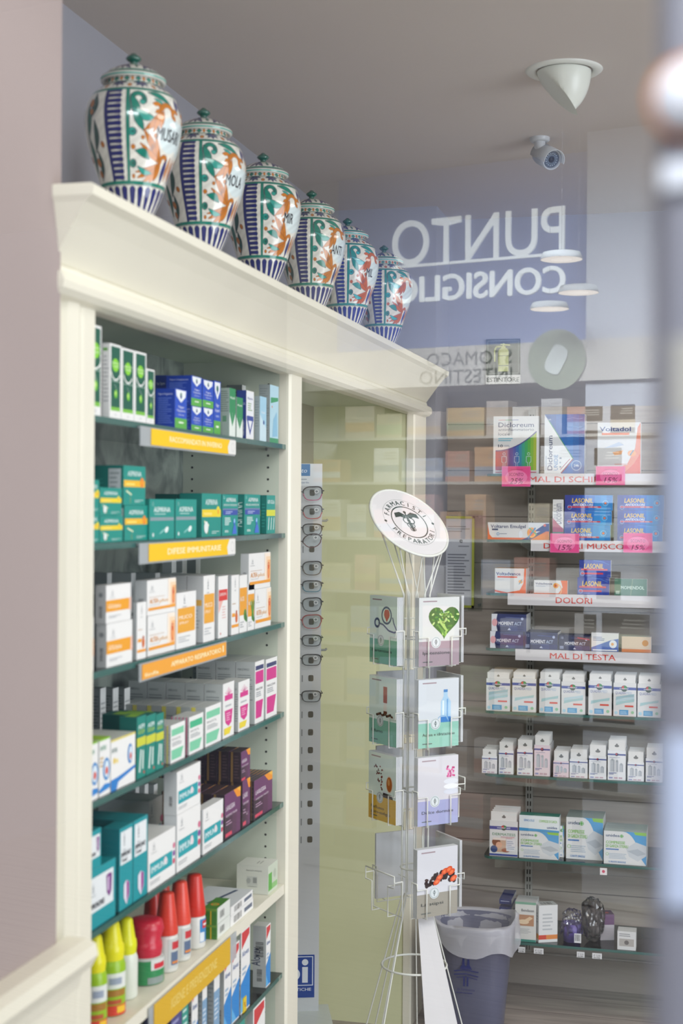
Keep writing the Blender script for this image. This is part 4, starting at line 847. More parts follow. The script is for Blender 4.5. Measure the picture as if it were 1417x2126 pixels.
put(5, 479, 524, 1884, a_flat, d=.098, label='white flat carton lying beside the green pair, upper one', group=GW, zb=zt)
put(5, 430, 470, 1862, a_flat, d=.08, label='white flat carton lying behind the green pair', group=GW, Xf=XF - .11) if False else None
def a_aerosol(fr, lf, tp):
    lf.rect(0, 0, 1, 1, '#d6d8cc'); lf.text('Aerosol compact', .3, .8, .07, '#4a4e4c', fit=.5); lf.rect(.32, .3, .66, .62, '#c3c6be'); lf.rect(.52, .38, .64, .58, '#8f938e'); lf.circ(.38, .46, .1, '#a8aba6', ru=.08); lf.circ(.5, .26, .02, '#a9aca4', ru=.2); lf.lines(.4, .06, .6, .1, 1, '#9a9c96'); tp.rect(0, 0, 1, 1, '#e2e3da'); tp.lines(.3, .3, .7, .5, 2, '#9a9c96')
    fr.rect(0, 0, 1, 1, '#c9d3c0'); fr.rect(.05, .1, .4, .72, '#5faf48'); fr.rect(.4, .1, .95, .3, '#8fc47a'); fr.circ(.7, .6, .16, '#b2bdaa')
put(5, 556, 576, 1800, a_aerosol, x0=491, label='cube shaped white and green inhaler carton at the end of the wooden shelf', group=GW)
m, f1, f2, f3 = carton(.02, .02, .03, '#e8c818'); f1.text('%', .5, .3, .4, '#b03020', fit=.6, al='c')
P = at(511, 2065, X=CX); o = m.build('price_cube', M_CARD, None, (CX - .006, P.y, ZS[6] + .0006), math.radians(90)); tag(o, 'tiny yellow price marker on the lower glass shelf', 'price tag')
# =====================================================================  READING GLASSES TOWER
TY = 3.72
tR = at(665, 1500, Y=TY); ang = math.radians(20)
dirx = Vector((math.cos(ang), math.sin(ang), 0)); wT = 0.150
O = tR - dirx * wT; zb_t = at(655, 2098, Y=TY).z; zt_t = at(655, 963, Y=TY).z
def tz(y): return at(643, y, Y=TY).z - zb_t
tower = empty('reading_glasses_stand', (O.x, O.y, zb_t), ang, 'tall narrow white reading glasses stand inside the second bay', 'display stand')
m = MB(); m.box(0, 0, 0, wT, .012, tz(1000), '#d3d7da')
for k, yy_ in enumerate([1023, 1062, 1098, 1140, 1178, 1216, 1253, 1290, 1330, 1370, 1407, 1445, 1482, 1519, 1556, 1593, 1630, 1667, 1704, 1741]):
    for cx, w2 in ((wT - .027, .007), (wT - .095, .007)):
        z = tz(yy_); pts = []
        for i in range(16):
            a = 2 * math.pi * i / 16; c, s_ = math.cos(a), math.sin(a); pts.append((cx + w2 * abs(c) ** .45 * (1 if c > 0 else -1), -.0006, z + .0085 * abs(s_) ** .45 * (1 if s_ > 0 else -1)))
        m.add(pts, [tuple(range(16))], '#55503f')
    m.add([(wT - .052, -.0006, tz(yy_) - .01), (wT - .049, -.0006, tz(yy_) - .01), (wT - .049, -.0006, tz(yy_) + .008), (wT - .052, -.0006, tz(yy_) + .008)], [(0, 1, 2, 3)], '#8a8e90')
m.build('column', M_PLASTIC, tower)
m = MB(); m.box(0, -.001, tz(1000) - .012, wT, .003, tz(963), '#dfe5ea'); f = Face(m, (0, -.001, tz(1000) - .012), (wT, 0, 0), (0, 0, tz(963) - tz(1000) + .012))
f.rect(.3, .45, .78, .98, '#3f7cb4'); f.text('Otto', .72, .6, .2, '#eaf2f8', fit=.25, al='r', shear=.2); f.lines(.3, .25, .78, .35, 1, '#8a98a4'); f.text('al primo sguardo', .76, .12, .08, '#3a5f8c', fit=.4, al='r'); f.rect(.3, .02, .6, .07, '#2f5f94')
m.build('header_card', M_PAPER, tower)
m = MB(); zl0, zl1 = tz(2068), tz(1980); m.box(.01, -.002, zl0, wT - .012, 0, zl1, '#21479a'); f = Face(m, (.01, -.002, zl0), (wT - .022, 0, 0), (0, 0, zl1 - zl0))
f.rect(.03, .28, .97, .97, '#dfe6f2'); f.rect(.05, .3, .95, .95, '#21479a'); f.rect(.74, .35, .86, .72, '#e8eef6'); f.circ(.8, .83, .075, '#e8eef6'); f.circ(.56, .55, .15, '#e8eef6'); f.circ(.56, .55, .07, '#21479a'); f.rect(.36, .3, .43, .7, '#e8eef6')
f.text('LENTI OTTICHE', .93, .16, .07, '#e8eef6', fit=.8, al='r', bold=.02); f.text('MONTATURE FINE', .45, .06, .07, '#e8eef6', fit=.5, al='r', bold=.02); m.build('emblem_label', M_PAPER, tower)
m = MB(); m.box(-.012, -.16, -.045, wT + .03, .05, 0, '#cfd8d4'); m.box(-.008, -.155, -zb_t + .002, wT + .025, .045, -.045, '#c6cfcb'); m.build('pedestal', M_PLASTIC, tower)
for zz_ in (tz(1081), tz(1349)):
    m = MB().tube([(wT, .004, zz_), (wT + .012, .004, zz_), (wT + .016, .004, zz_ + .004)], .003, '#9aa09c'); m.build('side_hook', M_PLASTIC, tower)
def specs(yc, style, c1, c2, lab, tilt=0, drop=0):
    z = tz(yc) ; W = .056; H = .036; B = .013; cxr = wT - .027
    P = Vector((O.x, O.y, zb_t)) + dirx * (cxr - B / 2 - W / 2) + ZZ * z + Vector((math.sin(ang), -math.cos(ang), 0)) * .017
    e = empty('eyeglasses', P, ang, lab, 'eyeglasses', 'reading glasses on the stand'); e.rotation_euler[1] = math.radians(tilt)
    if tilt: e.location = P + Vector((math.sin(ang), -math.cos(ang), 0)) * .014
    def outline(sx, n=28):
        o = []
        for i in range(n):
            a = 2 * math.pi * i / n; c, s_ = math.cos(a), math.sin(a); p = {'rect': .55, 'round': 1, 'cat': .7}[style]
            x = abs(c) ** p * (1 if c > 0 else -1) * W * .46; zz = abs(s_) ** p * (1 if s_ > 0 else -1) * H * .5 * (.82 if style == 'rect' else 1)
            if s_ < 0: x *= .9
            if style == 'cat' and s_ > 0: zz += .004 * max(0, c * sx)
            o.append((sx * (B / 2 + W / 2) + x, -.001 * (1 - c * c), zz))
        return o
    for sx in (-1, 1):
        oo = outline(sx); mf = MB(); n = len(oo)
        mf.tube(oo[:n // 2 + 1], .0018, c1, n=6); mf.tube(oo[n // 2:] + oo[:1], .0013, c2, n=6); mf.build('rim', M_PLASTIC, e)
        ml = MB(); ml.add(oo, [tuple(range(n))]); ml.add([(p[0], p[1] + .0015, p[2]) for p in oo], [tuple(range(n))[::-1]]); lo = ml.build('lens', M_LENS, e)
        st = MB(); f_ = Face(st, (sx * (B / 2 + W / 2) + .004, -.0022, .000), (.013, 0, 0), (0, 0, .012)); f_.circ(.5, .5, .45, '#dfe3e4', ru=.5); f_.circ(.5, .5, .25, '#7d858a', ru=.3); so = st.build('power_sticker', M_PAPER, e)
        q = B / 2 + W * .97
        tp_ = MB().tube([(q, 0, .008), (q + .004, .004, .008), (q + .004, .06, .008), (q + .003, .11, -.004)] if sx > 0 and not tilt else [(q, 0, .008), (q + .003, .004, .008)] if sx > 0 else [(-q, 0, .008), (-q - .003, .004, .008), (-q + .008, .010, .008), (-q + .03, .011, .006)], .0016, c1, n=6); tp_.build('temple', M_PLASTIC, e)
    MB().tube([(-B / 2 - .002, 0, .004), (0, -.001, .0065), (B / 2 + .002, 0, .004)], .0015, c1, n=6).build('bridge', M_PLASTIC, e)
pos = ['topmost', 'second from the top', 'third from the top', 'fourth from the top', 'fifth from the top', 'sixth from the top', 'seventh from the top', 'eighth from the top', 'ninth from the top', 'tenth from the top', 'lowest']
spl = [(1025, 'cat', '#2b2528', '#b84a7a', 'black and pink'), (1063, 'cat', '#2a2424', '#b8404a', 'black and red'), (1099, 'rect', '#1d2020', '#1d2020', 'black square'), (1128, 'round', '#3a2c2c', '#6a3434', 'round brown, hanging crooked,'), (1179, 'cat', '#2a2a26', '#5a4c3a', 'dark brown'),
       (1216, 'rect', '#22262a', '#3d7f94', 'black and blue'), (1254, 'cat', '#1e2222', '#1e2222', 'black wide'), (1289, 'cat', '#9c3a3c', '#a84044', 'red'), (1328, 'rect', '#26292a', '#3a3e40', 'thin dark grey'), (1368, 'rect', '#222627', '#2a2e30', 'black angular'), (1443, 'rect', '#1f2425', '#2a2e30', 'black thin')]
for i, (yc, st, c1, c2, nm) in enumerate(spl): specs(yc, st, c1, c2, '%s framed reading glasses, %s on the stand' % (nm.rstrip(','), pos[i]), tilt=-14 if i == 3 else 0)

# =====================================================================  BROCHURE RACK
RD = 3.55; RC = CAM + cF0 * RD + cR0 * ((866 - 708.5) / F * RD); RX, RY = RC.x, RC.y
base_ang = -PSI  # direction from rack to camera in plan is -cF0
def rz_(y): return at(866, y, Y=RY).z
def prj(lat, dep, z):   # lat along camera right, dep towards the camera
    v = Vector((RX, RY, 0)) + cR0 * lat - cF0 * dep; return Vector((v.x, v.y, z))
rack = empty('brochure_rack', (RX, RY, 0), 0, 'white wire spinning brochure rack with a tilted round emblem sign on top', 'display rack')
def rp(v): return (v[0] - RX, v[1] - RY, v[2])
px = RD / F
# sign disc
dc = prj((849 - 866) * px, 0.02, rz_(1084)); 
ma = Vector(cR0 * .80 - ZZ * .50 - cF0 * (-.33)).normalized()  # long axis in view
nrm = (-cF0 * .57 + ZZ * .68 + cR0 * .46).normalized(); ma = (ma - nrm * ma.dot(nrm)).normalized(); mi_ = nrm.cross(ma)
# upright of the sign (text up)
up = (ZZ - nrm * ZZ.dot(nrm)).normalized(); rt = up.cross(nrm).normalized()
tw = math.radians(-4); rt2 = rt * math.cos(tw) + up * math.sin(tw); up2 = up * math.cos(tw) - rt * math.sin(tw)
R0 = .110
m = MB(); N = 64; th = .004
v0 = [dc + (rt2 * math.cos(2 * math.pi * i / N) + up2 * math.sin(2 * math.pi * i / N)) * R0 for i in range(N)]
m.add([rp(v) for v in v0] + [rp(v - nrm * th) for v in v0], [tuple(range(N)), tuple(range(2 * N - 1, N - 1, -1))] + [(i, N + i, N + (i + 1) % N, (i + 1) % N) for i in range(N)], '#e6e4e6')
f = Face(m, rp(dc - rt2 * R0 - up2 * R0), rt2 * 2 * R0, up2 * 2 * R0); DKG = '#2f4844'
f.ring(.5, .5, .345, .004, '#8d9694', n=48); f.ring(.5, .5, .235, .014, DKG, n=48); f.circ(.16, .5, .018, DKG); f.circ(.84, .5, .018, DKG)
def ringtext(s, r, a0, a1, flip=False, h=.065):
    n = len(s)
    for i, ch in enumerate(s):
        a = math.radians(a0 + (a1 - a0) * i / (n - 1)); rr_ = r if not flip else r
        f.text(ch, .5 + rr_ * math.cos(a), .5 + rr_ * math.sin(a), h, DKG, al='c', rot=math.degrees(a) - 90 + (180 if flip else 0), bold=.015); f.k -= 1
ringtext('FARMACISTI', .262, 158, 22); ringtext('PREPARATORI', .325, 205, 335, True)
f.line((.5, .64), (.5, .36), .02, DKG); f.circ(.5, .65, .02, DKG)
for sg in (-1, 1):
    f.poly([(.5, .6), (.5 + sg * .08, .65), (.5 + sg * .16, .63), (.5 + sg * .17, .56), (.5 + sg * .09, .58), (.5 + sg * .04, .55)][::sg], DKG)
    f.ring(.5 + sg * .03, .52, .045, .012, DKG); f.ring(.5 - sg * .015, .45, .035, .01, DKG); f.ring(.5 + sg * .01, .39, .025, .008, DKG)
m.build('emblem_sign', M_PLASTIC, rack)
MB().tube([rp(v - nrm * .002) for v in v0], .0035, '#e9e9e6', n=8, closed=True).build('sign_rim', M_WIRE, rack)
# uprights: disc -> waist -> column -> flared foot
ztop = rz_(1235); zc0 = rz_(1860)
for k in range(10):
    a = 2 * math.pi * k / 10 + .2; w_ = .034
    rim = dc + (rt2 * math.cos(a) + up2 * math.sin(a)) * R0 * .96
    wst = prj(w_ * math.cos(a), -w_ * math.sin(a), ztop); w2 = prj(w_ * math.cos(a), -w_ * math.sin(a), zc0)
    mid = prj((rim - Vector((RX, RY, 0))).dot(cR0) * .75, 0, (rim.z + ztop) / 2)
    pts = [rim, rim.lerp(wst, .5) , wst, w2]
    if k % 2 == 0:
        fo = prj(.215 * math.cos(a), -.215 * math.sin(a), .006); pts += [w2.lerp(fo, .33), fo]
    MB().tube([rp(p) for p in pts], .0019, '#e8e8e4', n=6).build('upright_wire', M_WIRE, rack)
for k in range(4):
    a = 2 * math.pi * (k + .5) / 4; w2 = prj(.034 * math.cos(a), -.034 * math.sin(a), zc0); fo = prj(.215 * math.cos(a), -.215 * math.sin(a), .006)
    MB().tube([rp(w2), rp(fo)], .0019, '#e8e8e4', n=6).build('foot_wire', M_WIRE, rack)
def hoop(z, r, w=.002, nm='hoop'): MB().tube([rp(prj(r * math.cos(2 * math.pi * i / 40), r * math.sin(2 * math.pi * i / 40), z)) for i in range(40)], w, '#e8e8e4', n=6, closed=True).build(nm, M_WIRE, rack)
hoop(.007, .216, .003, 'foot_hoop'); zr_ = rz_(2003); hoop(zr_, .034 + (.215 - .034) * (zc0 - zr_) / zc0, .0028)
for y in (1325, 1485, 1640, 1800): hoop(rz_(y), .036)
# flat tapered front panel with emblem
a0 = prj((873 - 866) * px + .004, .045, rz_(1870)); zb_ = .01; 
tl, tr_, bl_, br_ = prj(.004, .05, rz_(1870)), prj(.038, .05, rz_(1870)), prj(.045, .19, zb_), prj(.185, .185, zb_)
m = MB(); Nn = (tr_ - tl).cross(bl_ - tl).normalized() * .003
m.add([rp(v) for v in (tl, tr_, br_, bl_)] + [rp(v + Nn) for v in (tl, tr_, br_, bl_)], [(0, 1, 2, 3), (7, 6, 5, 4), (0, 4, 5, 1), (1, 5, 6, 2), (2, 6, 7, 3), (3, 7, 4, 0)], '#e4e2e4')
ec = prj((907 - 866) * px, 0, 0); tt_ = (rz_(1870) - rz_(2118)) / (rz_(1870) - zb_); cc = tl.lerp(bl_, tt_).lerp(tr_.lerp(br_, tt_), .5)
Ud = (br_ - bl_).normalized(); Vd = (tl.lerp(tr_, .5) - bl_.lerp(br_, .5)); Vd = (Vd - Ud * Vd.dot(Ud)).normalized(); f = Face(m, rp(cc - Ud * .026 - Vd * .026 + Ud.cross(Vd) * .0035), Ud * .052, Vd * .052); f.ring(.5, .5, .45, .02, '#5a6e6a'); f.ring(.5, .5, .3, .04, DKG); f.line((.5, .3), (.5, .68), .03, DKG); f.text('FARMACISTI', .5, .78, .1, DKG, fit=.5, al='c')
m.build('front_panel', M_PLASTIC, rack)
# pockets and brochures
BW, BH = .118, .166
def bro_art(f, kind):
    d = {'heart': ('#e2f3ed', '#79b8a0', 'Ipertensione'), 'green': ('#d3d6d6', '#a3929c', 'Ipotensione'), 'smoke': ('#e0f2ed', '#86bfac', 'Il fumo'), 'water': ('#cfd5db', '#8fc4b4', 'Acqua e idratazione'),
         'coffee': ('#e2f2ed', '#d9ae38', 'Reflusso'), 'towel': ('#d2d1d8', '#a3a8d0', 'Dolce dormire'), 'fruit': ('#d2d3da', '#9b978c', 'La stipsi'), 'plain': ('#c9ced6', '#c4cad4', '')}[kind]
    f.rect(0, 0, 1, 1, d[0]); f.rect(0, 0, 1, .36 if kind != 'fruit' else .34, d[1]); f.lines(.1, .93, .6, .96, 1, '#a08c94', .6)
    if kind == 'heart':
        f.ring(.62, .72, .12, .03, '#2f3a72'); f.circ(.6, .74, .07, '#c4322c', ru=.05); f.circ(.66, .74, .07, '#c4322c', ru=.05); f.poly([(.52, .73), (.74, .73), (.63, .62)], '#c4322c'); f.ring(.28, .6, .06, .035, '#26335c'); f.path([(.33, .6), (.5, .58), (.7, .5), (.9, .48), (.98, .5)], .025, '#2f3a72'); f.path([(.98, .52), (.88, .62), (.84, .7)], .022, '#2f3a72')
    if kind == 'green':
        rnd = random.Random(3); pts = []
        for i in range(40):
            t = 2 * math.pi * i / 40; pts.append((.62 + .024 * 16 * math.sin(t) ** 3, .66 + .0165 * (13 * math.cos(t) - 5 * math.cos(2 * t) - 2 * math.cos(3 * t) - math.cos(4 * t))))
        f.poly(pts, '#2f6a26')
        for i in range(70):
            t = rnd.uniform(0, 6.28); q = rnd.uniform(.1, .9); u = .62 + q * .024 * 16 * math.sin(t) ** 3; v = .66 + q * .0165 * (13 * math.cos(t) - 5 * math.cos(2 * t) - 2 * math.cos(3 * t) - math.cos(4 * t))
            f.circ(u, v, .022 + rnd.random() * .012, rnd.choice(['#4f8f2e', '#7fb83e', '#a3cf62', '#3a7a2a', '#c2dc8a']), ru=.014, rot=rnd.uniform(0, 3)); f.k -= 1
        f.k += 1; f.line((.5, .66), (.7, .5), .035, '#a8cc6a'); f.line((.46, .6), (.64, .46), .03, '#5c9638')
    if kind == 'smoke':
        f.rect(.52, .62, .66, .86, '#b0552f'); f.rect(.53, .48, .65, .62, '#e9e6e0'); f.rect(.53, .46, .66, .5, '#6b3a26')
        for k in range(10): f.circ(.3 + .06 * k, .43 + .012 * (k % 3), .02, ('#3a2a22', '#6b4a34')[k % 2], ru=.03)
    if kind == 'water':
        f.poly([(.55, .36), (.55, .66), (.62, .74), (.62, .8), (.72, .8), (.72, .74), (.8, .66), (.8, .36)], '#a9cbe4'); f.rect(.62, .8, .72, .84, '#4f86c0'); f.rect(.55, .36, .8, .44, '#3f7fc4'); f.rect(.59, .46, .63, .68, '#dcebf6'); f.rect(.7, .4, .73, .7, '#6fa3d4'); f.ring(.6, .36, .1, .012, '#8fb8dc', a0=10, a1=170)
    if kind == 'coffee':
        rnd = random.Random(5)
        for k in range(34):
            q = rnd.random(); f.circ(.3 + .2 * q + rnd.uniform(-.16, .22) * (1 - q), .82 - .36 * q + rnd.uniform(-.02, .02), .017, rnd.choice(['#6b2620', '#8c3a2a', '#4a1c18']), ru=.011, rot=rnd.uniform(0, 3)); f.k -= 1
        f.k += 1; f.circ(.76, .57, .125, '#e8d9c8', ru=.085); f.circ(.76, .57, .11, '#b5601e', ru=.07); f.circ(.74, .6, .05, '#d89a5a', ru=.03); f.circ(.6, .42, .04, '#dfe6ee', ru=.06); f.poly([(.5, .36), (.9, .36), (.85, .42), (.55, .43)], '#2c1c1a')
    if kind == 'towel':
        for k in range(3): f.circ(.82, .62 - .075 * k, .04, ('#dfe2ea', '#eceef2', '#d3d8e4')[k], ru=.13)
        rnd = random.Random(8)
        for k in range(26): f.circ(.78 + rnd.uniform(-.09, .12), .76 + rnd.uniform(-.07, .08), .016, rnd.choice(['#e04f9a', '#f08ac0', '#c4357c']), ru=.016); f.k -= 1
        f.k += 1
    if kind == 'fruit':
        rnd = random.Random(2)
        for k in range(36):
            u = rnd.uniform(.22, .92); v = .5 + rnd.uniform(-.06, .05) + .1 * (1 - abs(u - .65) / .4); f.circ(u, v, rnd.uniform(.02, .035), rnd.choice(['#2e1a1e', '#3a2020', '#281518']), ru=rnd.uniform(.03, .045), rot=rnd.uniform(0, 3)); f.k -= 1
        f.k += 1
        for u, v in ((.55, .56), (.68, .64), (.85, .62), (.9, .52), (.48, .5), (.78, .66)): f.circ(u, v, .04, '#d8542a', ru=.065, rot=.5); f.circ(u, v, .022, '#ef7a48', ru=.035, rot=.5)
    f.circ(.42, .345, .085, '#d5dde0', ru=.085); f.ring(.42, .345, .07, .006, '#7a8a8e', n=20); f.line((.42, .3), (.42, .39), .01, '#44565a'); f.ring(.42, .35, .02, .006, '#44565a', n=12)
    f.text(d[2], .1, .17, .045, '#3c4444', fit=min(.8, .06 * len(d[2])) if d[2] else None); 
    if kind == 'coffee': f.text('gastro-esofageo', .1, .1, .045, '#3c4444', fit=.7)
    f.lines(.1, .05, .4, .07, 1, '#5c6464', .6)
tiers = [1305, 1470, 1627, 1812]
GB = 'health brochures in the wire rack'
def column(nang, tag_, kinds, names, r0=.088, cnt=5):
    "nang: direction of the pocket normal from the camera direction, + = to the right"
    nd = (-cF0 * math.cos(nang) + cR0 * math.sin(nang)).normalized(); side = Vector((-nd.y, nd.x, 0))
    for ti, y in enumerate(tiers):
        zc_ = rz_(y); zb0 = zc_ - BH / 2; k = kinds[ti]
        c = Vector((RX, RY, 0)) + nd * r0; rzz = math.atan2(side.y, side.x)
        # wire pocket
        L = lambda x, d, z: rp(Vector((c.x, c.y, 0)) + side * x + nd * d + ZZ * (zb0 + z))
        w, dp = BW / 2 + .003, .018
        pk = MB(); T = .0017
        pk.tube([L(-w, -.006, .085), L(-w, dp, .085), L(-w, dp, .07), L(-w * .55, dp, .07), L(-w * .55, dp, -.003), L(-w * .55, -.004, -.003)], T, '#e8e8e4', n=6)
        pk.tube([L(w, -.006, .085), L(w, dp, .085), L(w, dp, .07), L(w * .55, dp, .07), L(w * .55, dp, -.003), L(w * .55, -.004, -.003)], T, '#e8e8e4', n=6)
        pk.tube([L(-w, -.006, .085), L(-w, -.006, -.003), L(w, -.006, -.003), L(w, -.006, .085)], T, '#e8e8e4', n=6)
        if k is None: pk.tube([L(-w, dp, .085), L(-w, dp, .10), L(w, dp, .10), L(w, dp, .085)], T, '#e8e8e4', n=6)
        pk.tube([L(0, -.006, .06), rp(Vector((RX, RY, 0)) + nd * .036 + ZZ * (zb0 + .06))], T, '#e8e8e4', n=6)
        pk.build('pocket', M_WIRE, rack)
        if k is None: continue
        for q in range(cnt):
            mb = MB(); t = .0026; mb.box(0, 0, 0, BW, t, BH, '#d2d5d9'); 
            f = Face(mb, (0, 0, 0), (BW, 0, 0), (0, 0, BH))
            if q == 0: bro_art(f, k)
            else: f.rect(0, 0, 1, 1, '#d8dcde')
            p = c + nd * (dp - .005 - q * .0037) - side * (BW / 2)
            o = mb.build('brochure', M_PAPER, None, (p.x, p.y, zb0 + .0005), rzz)
            o.rotation_euler[0] = math.radians(-1.6 + .7 * q) if False else 0
            tag(o, ('brochure with %s, front of its %s pocket' % (names[ti], tag_)) if q == 0 else 'white edged brochure behind the %s one, %s back' % (names[ti].split(',')[0], ORD[q]), 'brochure', GB)
column(math.radians(30), 'right hand', ['green', 'water', 'towel', 'fruit'], ['green vegetable heart', 'a blue water bottle', 'white towels and pink petals', 'dried prunes and apricots'])
column(math.radians(-57), 'left hand', ['heart', 'smoke', 'coffee', None], ['a stethoscope and red heart', 'a stubbed out cigarette', 'coffee beans and a cup', ''])
column(math.radians(117), 'rear right', ['plain', 'plain', None, 'plain'], ['pale blue cover in the top rear', 'pale blue cover in the second rear', '', 'pale blue cover in the bottom rear'], cnt=2)
column(math.radians(207), 'rear left', [None, 'plain', 'plain', 'plain'], ['', 'plain cover in the second back', 'plain cover in the third back', 'plain cover in the bottom back'], cnt=2)

# =====================================================================  CEILING THINGS
P = at(1170, 146, Z=CEIL)
dl = empty('ceiling_spotlight', (P.x, P.y, CEIL), 0, 'white recessed eyeball spotlight tilted in its round ceiling ring', 'ceiling light')
rr0 = .088
MB().lathe([(rr0 * .72, .004), (rr0 * .72, -.001), (rr0 * .8, -.006), (rr0 * .95, -.004), (rr0, -.0005), (rr0, .004)], col='#dfe2dc', n=48, caps=False).build('ring', M_PLASTIC, dl)
MB().lathe([(rr0 * .74, .0005), (rr0 * .74, .001), (0, .001)], col='#2c2c2a', n=32, caps=False).build('recess', M_PLASTIC, dl)
m = MB()
# scoop: a bullet shaped hood cut slanting, its open side to the left
n = 36; rows = []
for i in range(13):
    t = i / 12; rad = rr0 * .70 * (1 - t ** 2.1) ** .62; z = -.004 - t * .098
    rows.append((rad, z))
vs = []; 
for rad, z in rows:
    for j in range(n):
        a = 2 * math.pi * j / n; x = rad * math.cos(a); y = rad * math.sin(a)
        xl = -rr0 * .70 + (-z - .004) / .098 * rr0 * 1.06   # slanted cut plane
        x = max(x, xl); x += 0.0; vs.append((x, y, z))
m.add(vs, [(i * n + (j + 1) % n, i * n + j, (i + 1) * n + j, (i + 1) * n + (j + 1) % n) for i in range(12) for j in range(n)], '#dfe3da', 0, False)
m.sm = [False] * len(m.f); hd = m.build('hood', M_PLASTIC, dl, rz=PSI)
sm = hd.data; sm.polygons.foreach_set('use_smooth', [True] * len(sm.polygons)); es = hd.modifiers.new('edge', 'EDGE_SPLIT'); es.split_angle = math.radians(35)
P = at(1120, 286, Z=CEIL); sC = (P - CAM).length / F
cc = empty('security_camera', (P.x, P.y, CEIL), PSI, 'small white bullet security camera hanging from the ceiling', 'camera')
MB().lathe([(0, -.012), (.022, -.012), (.027, -.008), (.027, 0)][::-1], col='#c3c6ca', n=32).build('mount', M_PLASTIC, cc)
MB().tube([(0, 0, -.01), (0, 0, -.024), (.004, 0, -.034)], [.015, .015, .012], '#c6c9cd', n=20).build('joint', M_PLASTIC, cc)
d_ = Vector((.32, -.80, -.42)).normalized(); c0 = Vector((.006, .03, -.036)); c1_ = c0 + d_ * .07
q = d_.to_track_quat('Z', 'Y').to_matrix().to_4x4()
MB().lathe([(0, -.02), (.014, -.018), (.024, -.004), (.0275, .012), (.0275, .07), (.024, .07), (.024, .064), (0, .064)], col='#b9bec6', n=36, caps=False).xf(Matrix.Translation(c0) @ q).build('housing', M_PLASTIC, cc)
m = MB(); m.lathe([(0, .066), (.022, .066)], col='#3a4658', n=32, caps=False); m.lathe([(0, .069), (.007, .068), (.008, .066)], col='#11161f', n=24, caps=False)
for k in range(16):
    a = 2 * math.pi * k / 16; m.lathe([(0, .0675), (.0017, .067), (.0018, .066)], .016 * math.cos(a), .016 * math.sin(a), '#a9b6c6', n=8, caps=False)
    m.lathe([(0, .0675), (.0015, .067), (.0016, .066)], .0115 * math.cos(a + .2), .0115 * math.sin(a + .2), '#8796a8', n=8, caps=False)
m.xf(Matrix.Translation(c0) @ q).build('lens_plate', M_PLASTIC, cc)
m = MB(); vs = []
for i in range(17):
    a = math.radians(-10 + 200 * i / 16); 
    for rr1, zz1 in ((.029, .0), (.029, .084), (.031, .084), (.031, 0)): vs.append((rr1 * math.cos(a), rr1 * math.sin(a), zz1))
m.add(vs, [(i * 4 + j, i * 4 + (j + 1) % 4, i * 4 + 4 + (j + 1) % 4, i * 4 + 4 + j) for i in range(16) for j in range(4)], '#c6cace', 0, True)
m.xf(Matrix.Translation(c0) @ q).build('sun_hood', M_PLASTIC, cc)

# =====================================================================  BACK WALL
# fire extinguisher sign
a = at(1008, 798, Y=YB - .006); b = at(1080, 703, Y=YB - .006)
W, H = b.x - a.x, b.z - a.z; m = MB(); m.box(0, -.003, 0, W, 0, H, '#e8e8e6'); f = Face(m, (0, -.003, 0), (W, 0, 0), (0, 0, H))
f.rect(.0, .2, 1, 1, '#2a3432'); f.rect(.05, .235, .95, .965, '#8a908c'); f.rect(.06, .245, .94, .955, '#2a3432')
f.text('ESTINTORE', .5, .05, .1, '#2a2c2e', fit=.94, al='c', bold=.03)
f.rect(.36, .28, .66, .72, '#cfd58c'); f.circ(.51, .72, .09, '#cfd58c', ru=.112, n=24); f.rect(.45, .78, .57, .84, '#cfd58c'); f.line((.42, .88), (.7, .86), .03, '#cfd58c'); f.line((.5, .83), (.52, .9), .04, '#cfd58c')
f.path([(.45, .83), (.3, .83), (.25, .74), (.26, .5)], .03, '#cfd58c'); f.rect(.36, .4, .66, .415, '#2a3432'); f.rect(.36, .62, .66, .63, '#2a3432')
o = m.build('extinguisher_sign', M_PLASTIC, None, (a.x, YB - .005, a.z)); tag(o, 'square dark sign with pale fire extinguisher on the back wall', 'sign')
# framed notice
a = at(917, 1260, Y=YB - .02); b = at(985, 1072, Y=YB - .02); W, H = b.x - a.x, b.z - a.z
e = empty('framed_notice', (a.x, YB - .03, a.z), 0, 'printed notice in a yellow green frame on a clear backing plate', 'notice')
m = MB(); fw = .008
for x0, z0, x1, z1 in ((0, 0, W, fw), (0, H - fw, W, H), (0, 0, fw, H), (W - fw, 0, W, H)): m.box(x0, 0, z0, x1, .012, z1, '#a9b03a')
m.build('frame', M_PLASTIC, e); m = MB(); m.box(fw, .006, fw, W - fw, .01, H - fw, '#c9ccd4'); f = Face(m, (fw, .006, fw), (W - 2 * fw, 0, 0), (0, 0, H - 2 * fw))
f.text('e', .6, .72, .06, '#2a2a30', al='c', bold=.03); f.lines(.12, .84, .95, .92, 3, '#8a8e98', .4); f.lines(.5, .66, .95, .7, 1, '#8a8e98'); f.lines(.12, .12, .95, .6, 14, '#7c808c', .4); m.build('sheet', M_PAPER, e)
MB().box(-.01, .013, -.012, W + .028, .017, H + .02).build('backing_plate', M_ACRYL, e)
for x in (W + .018,):
    for z in (.01, H): MB().tube([(x, .004, z), (x, .026, z)], .005, '#4c5654', n=14).build('bolt', M_PLASTIC, e)

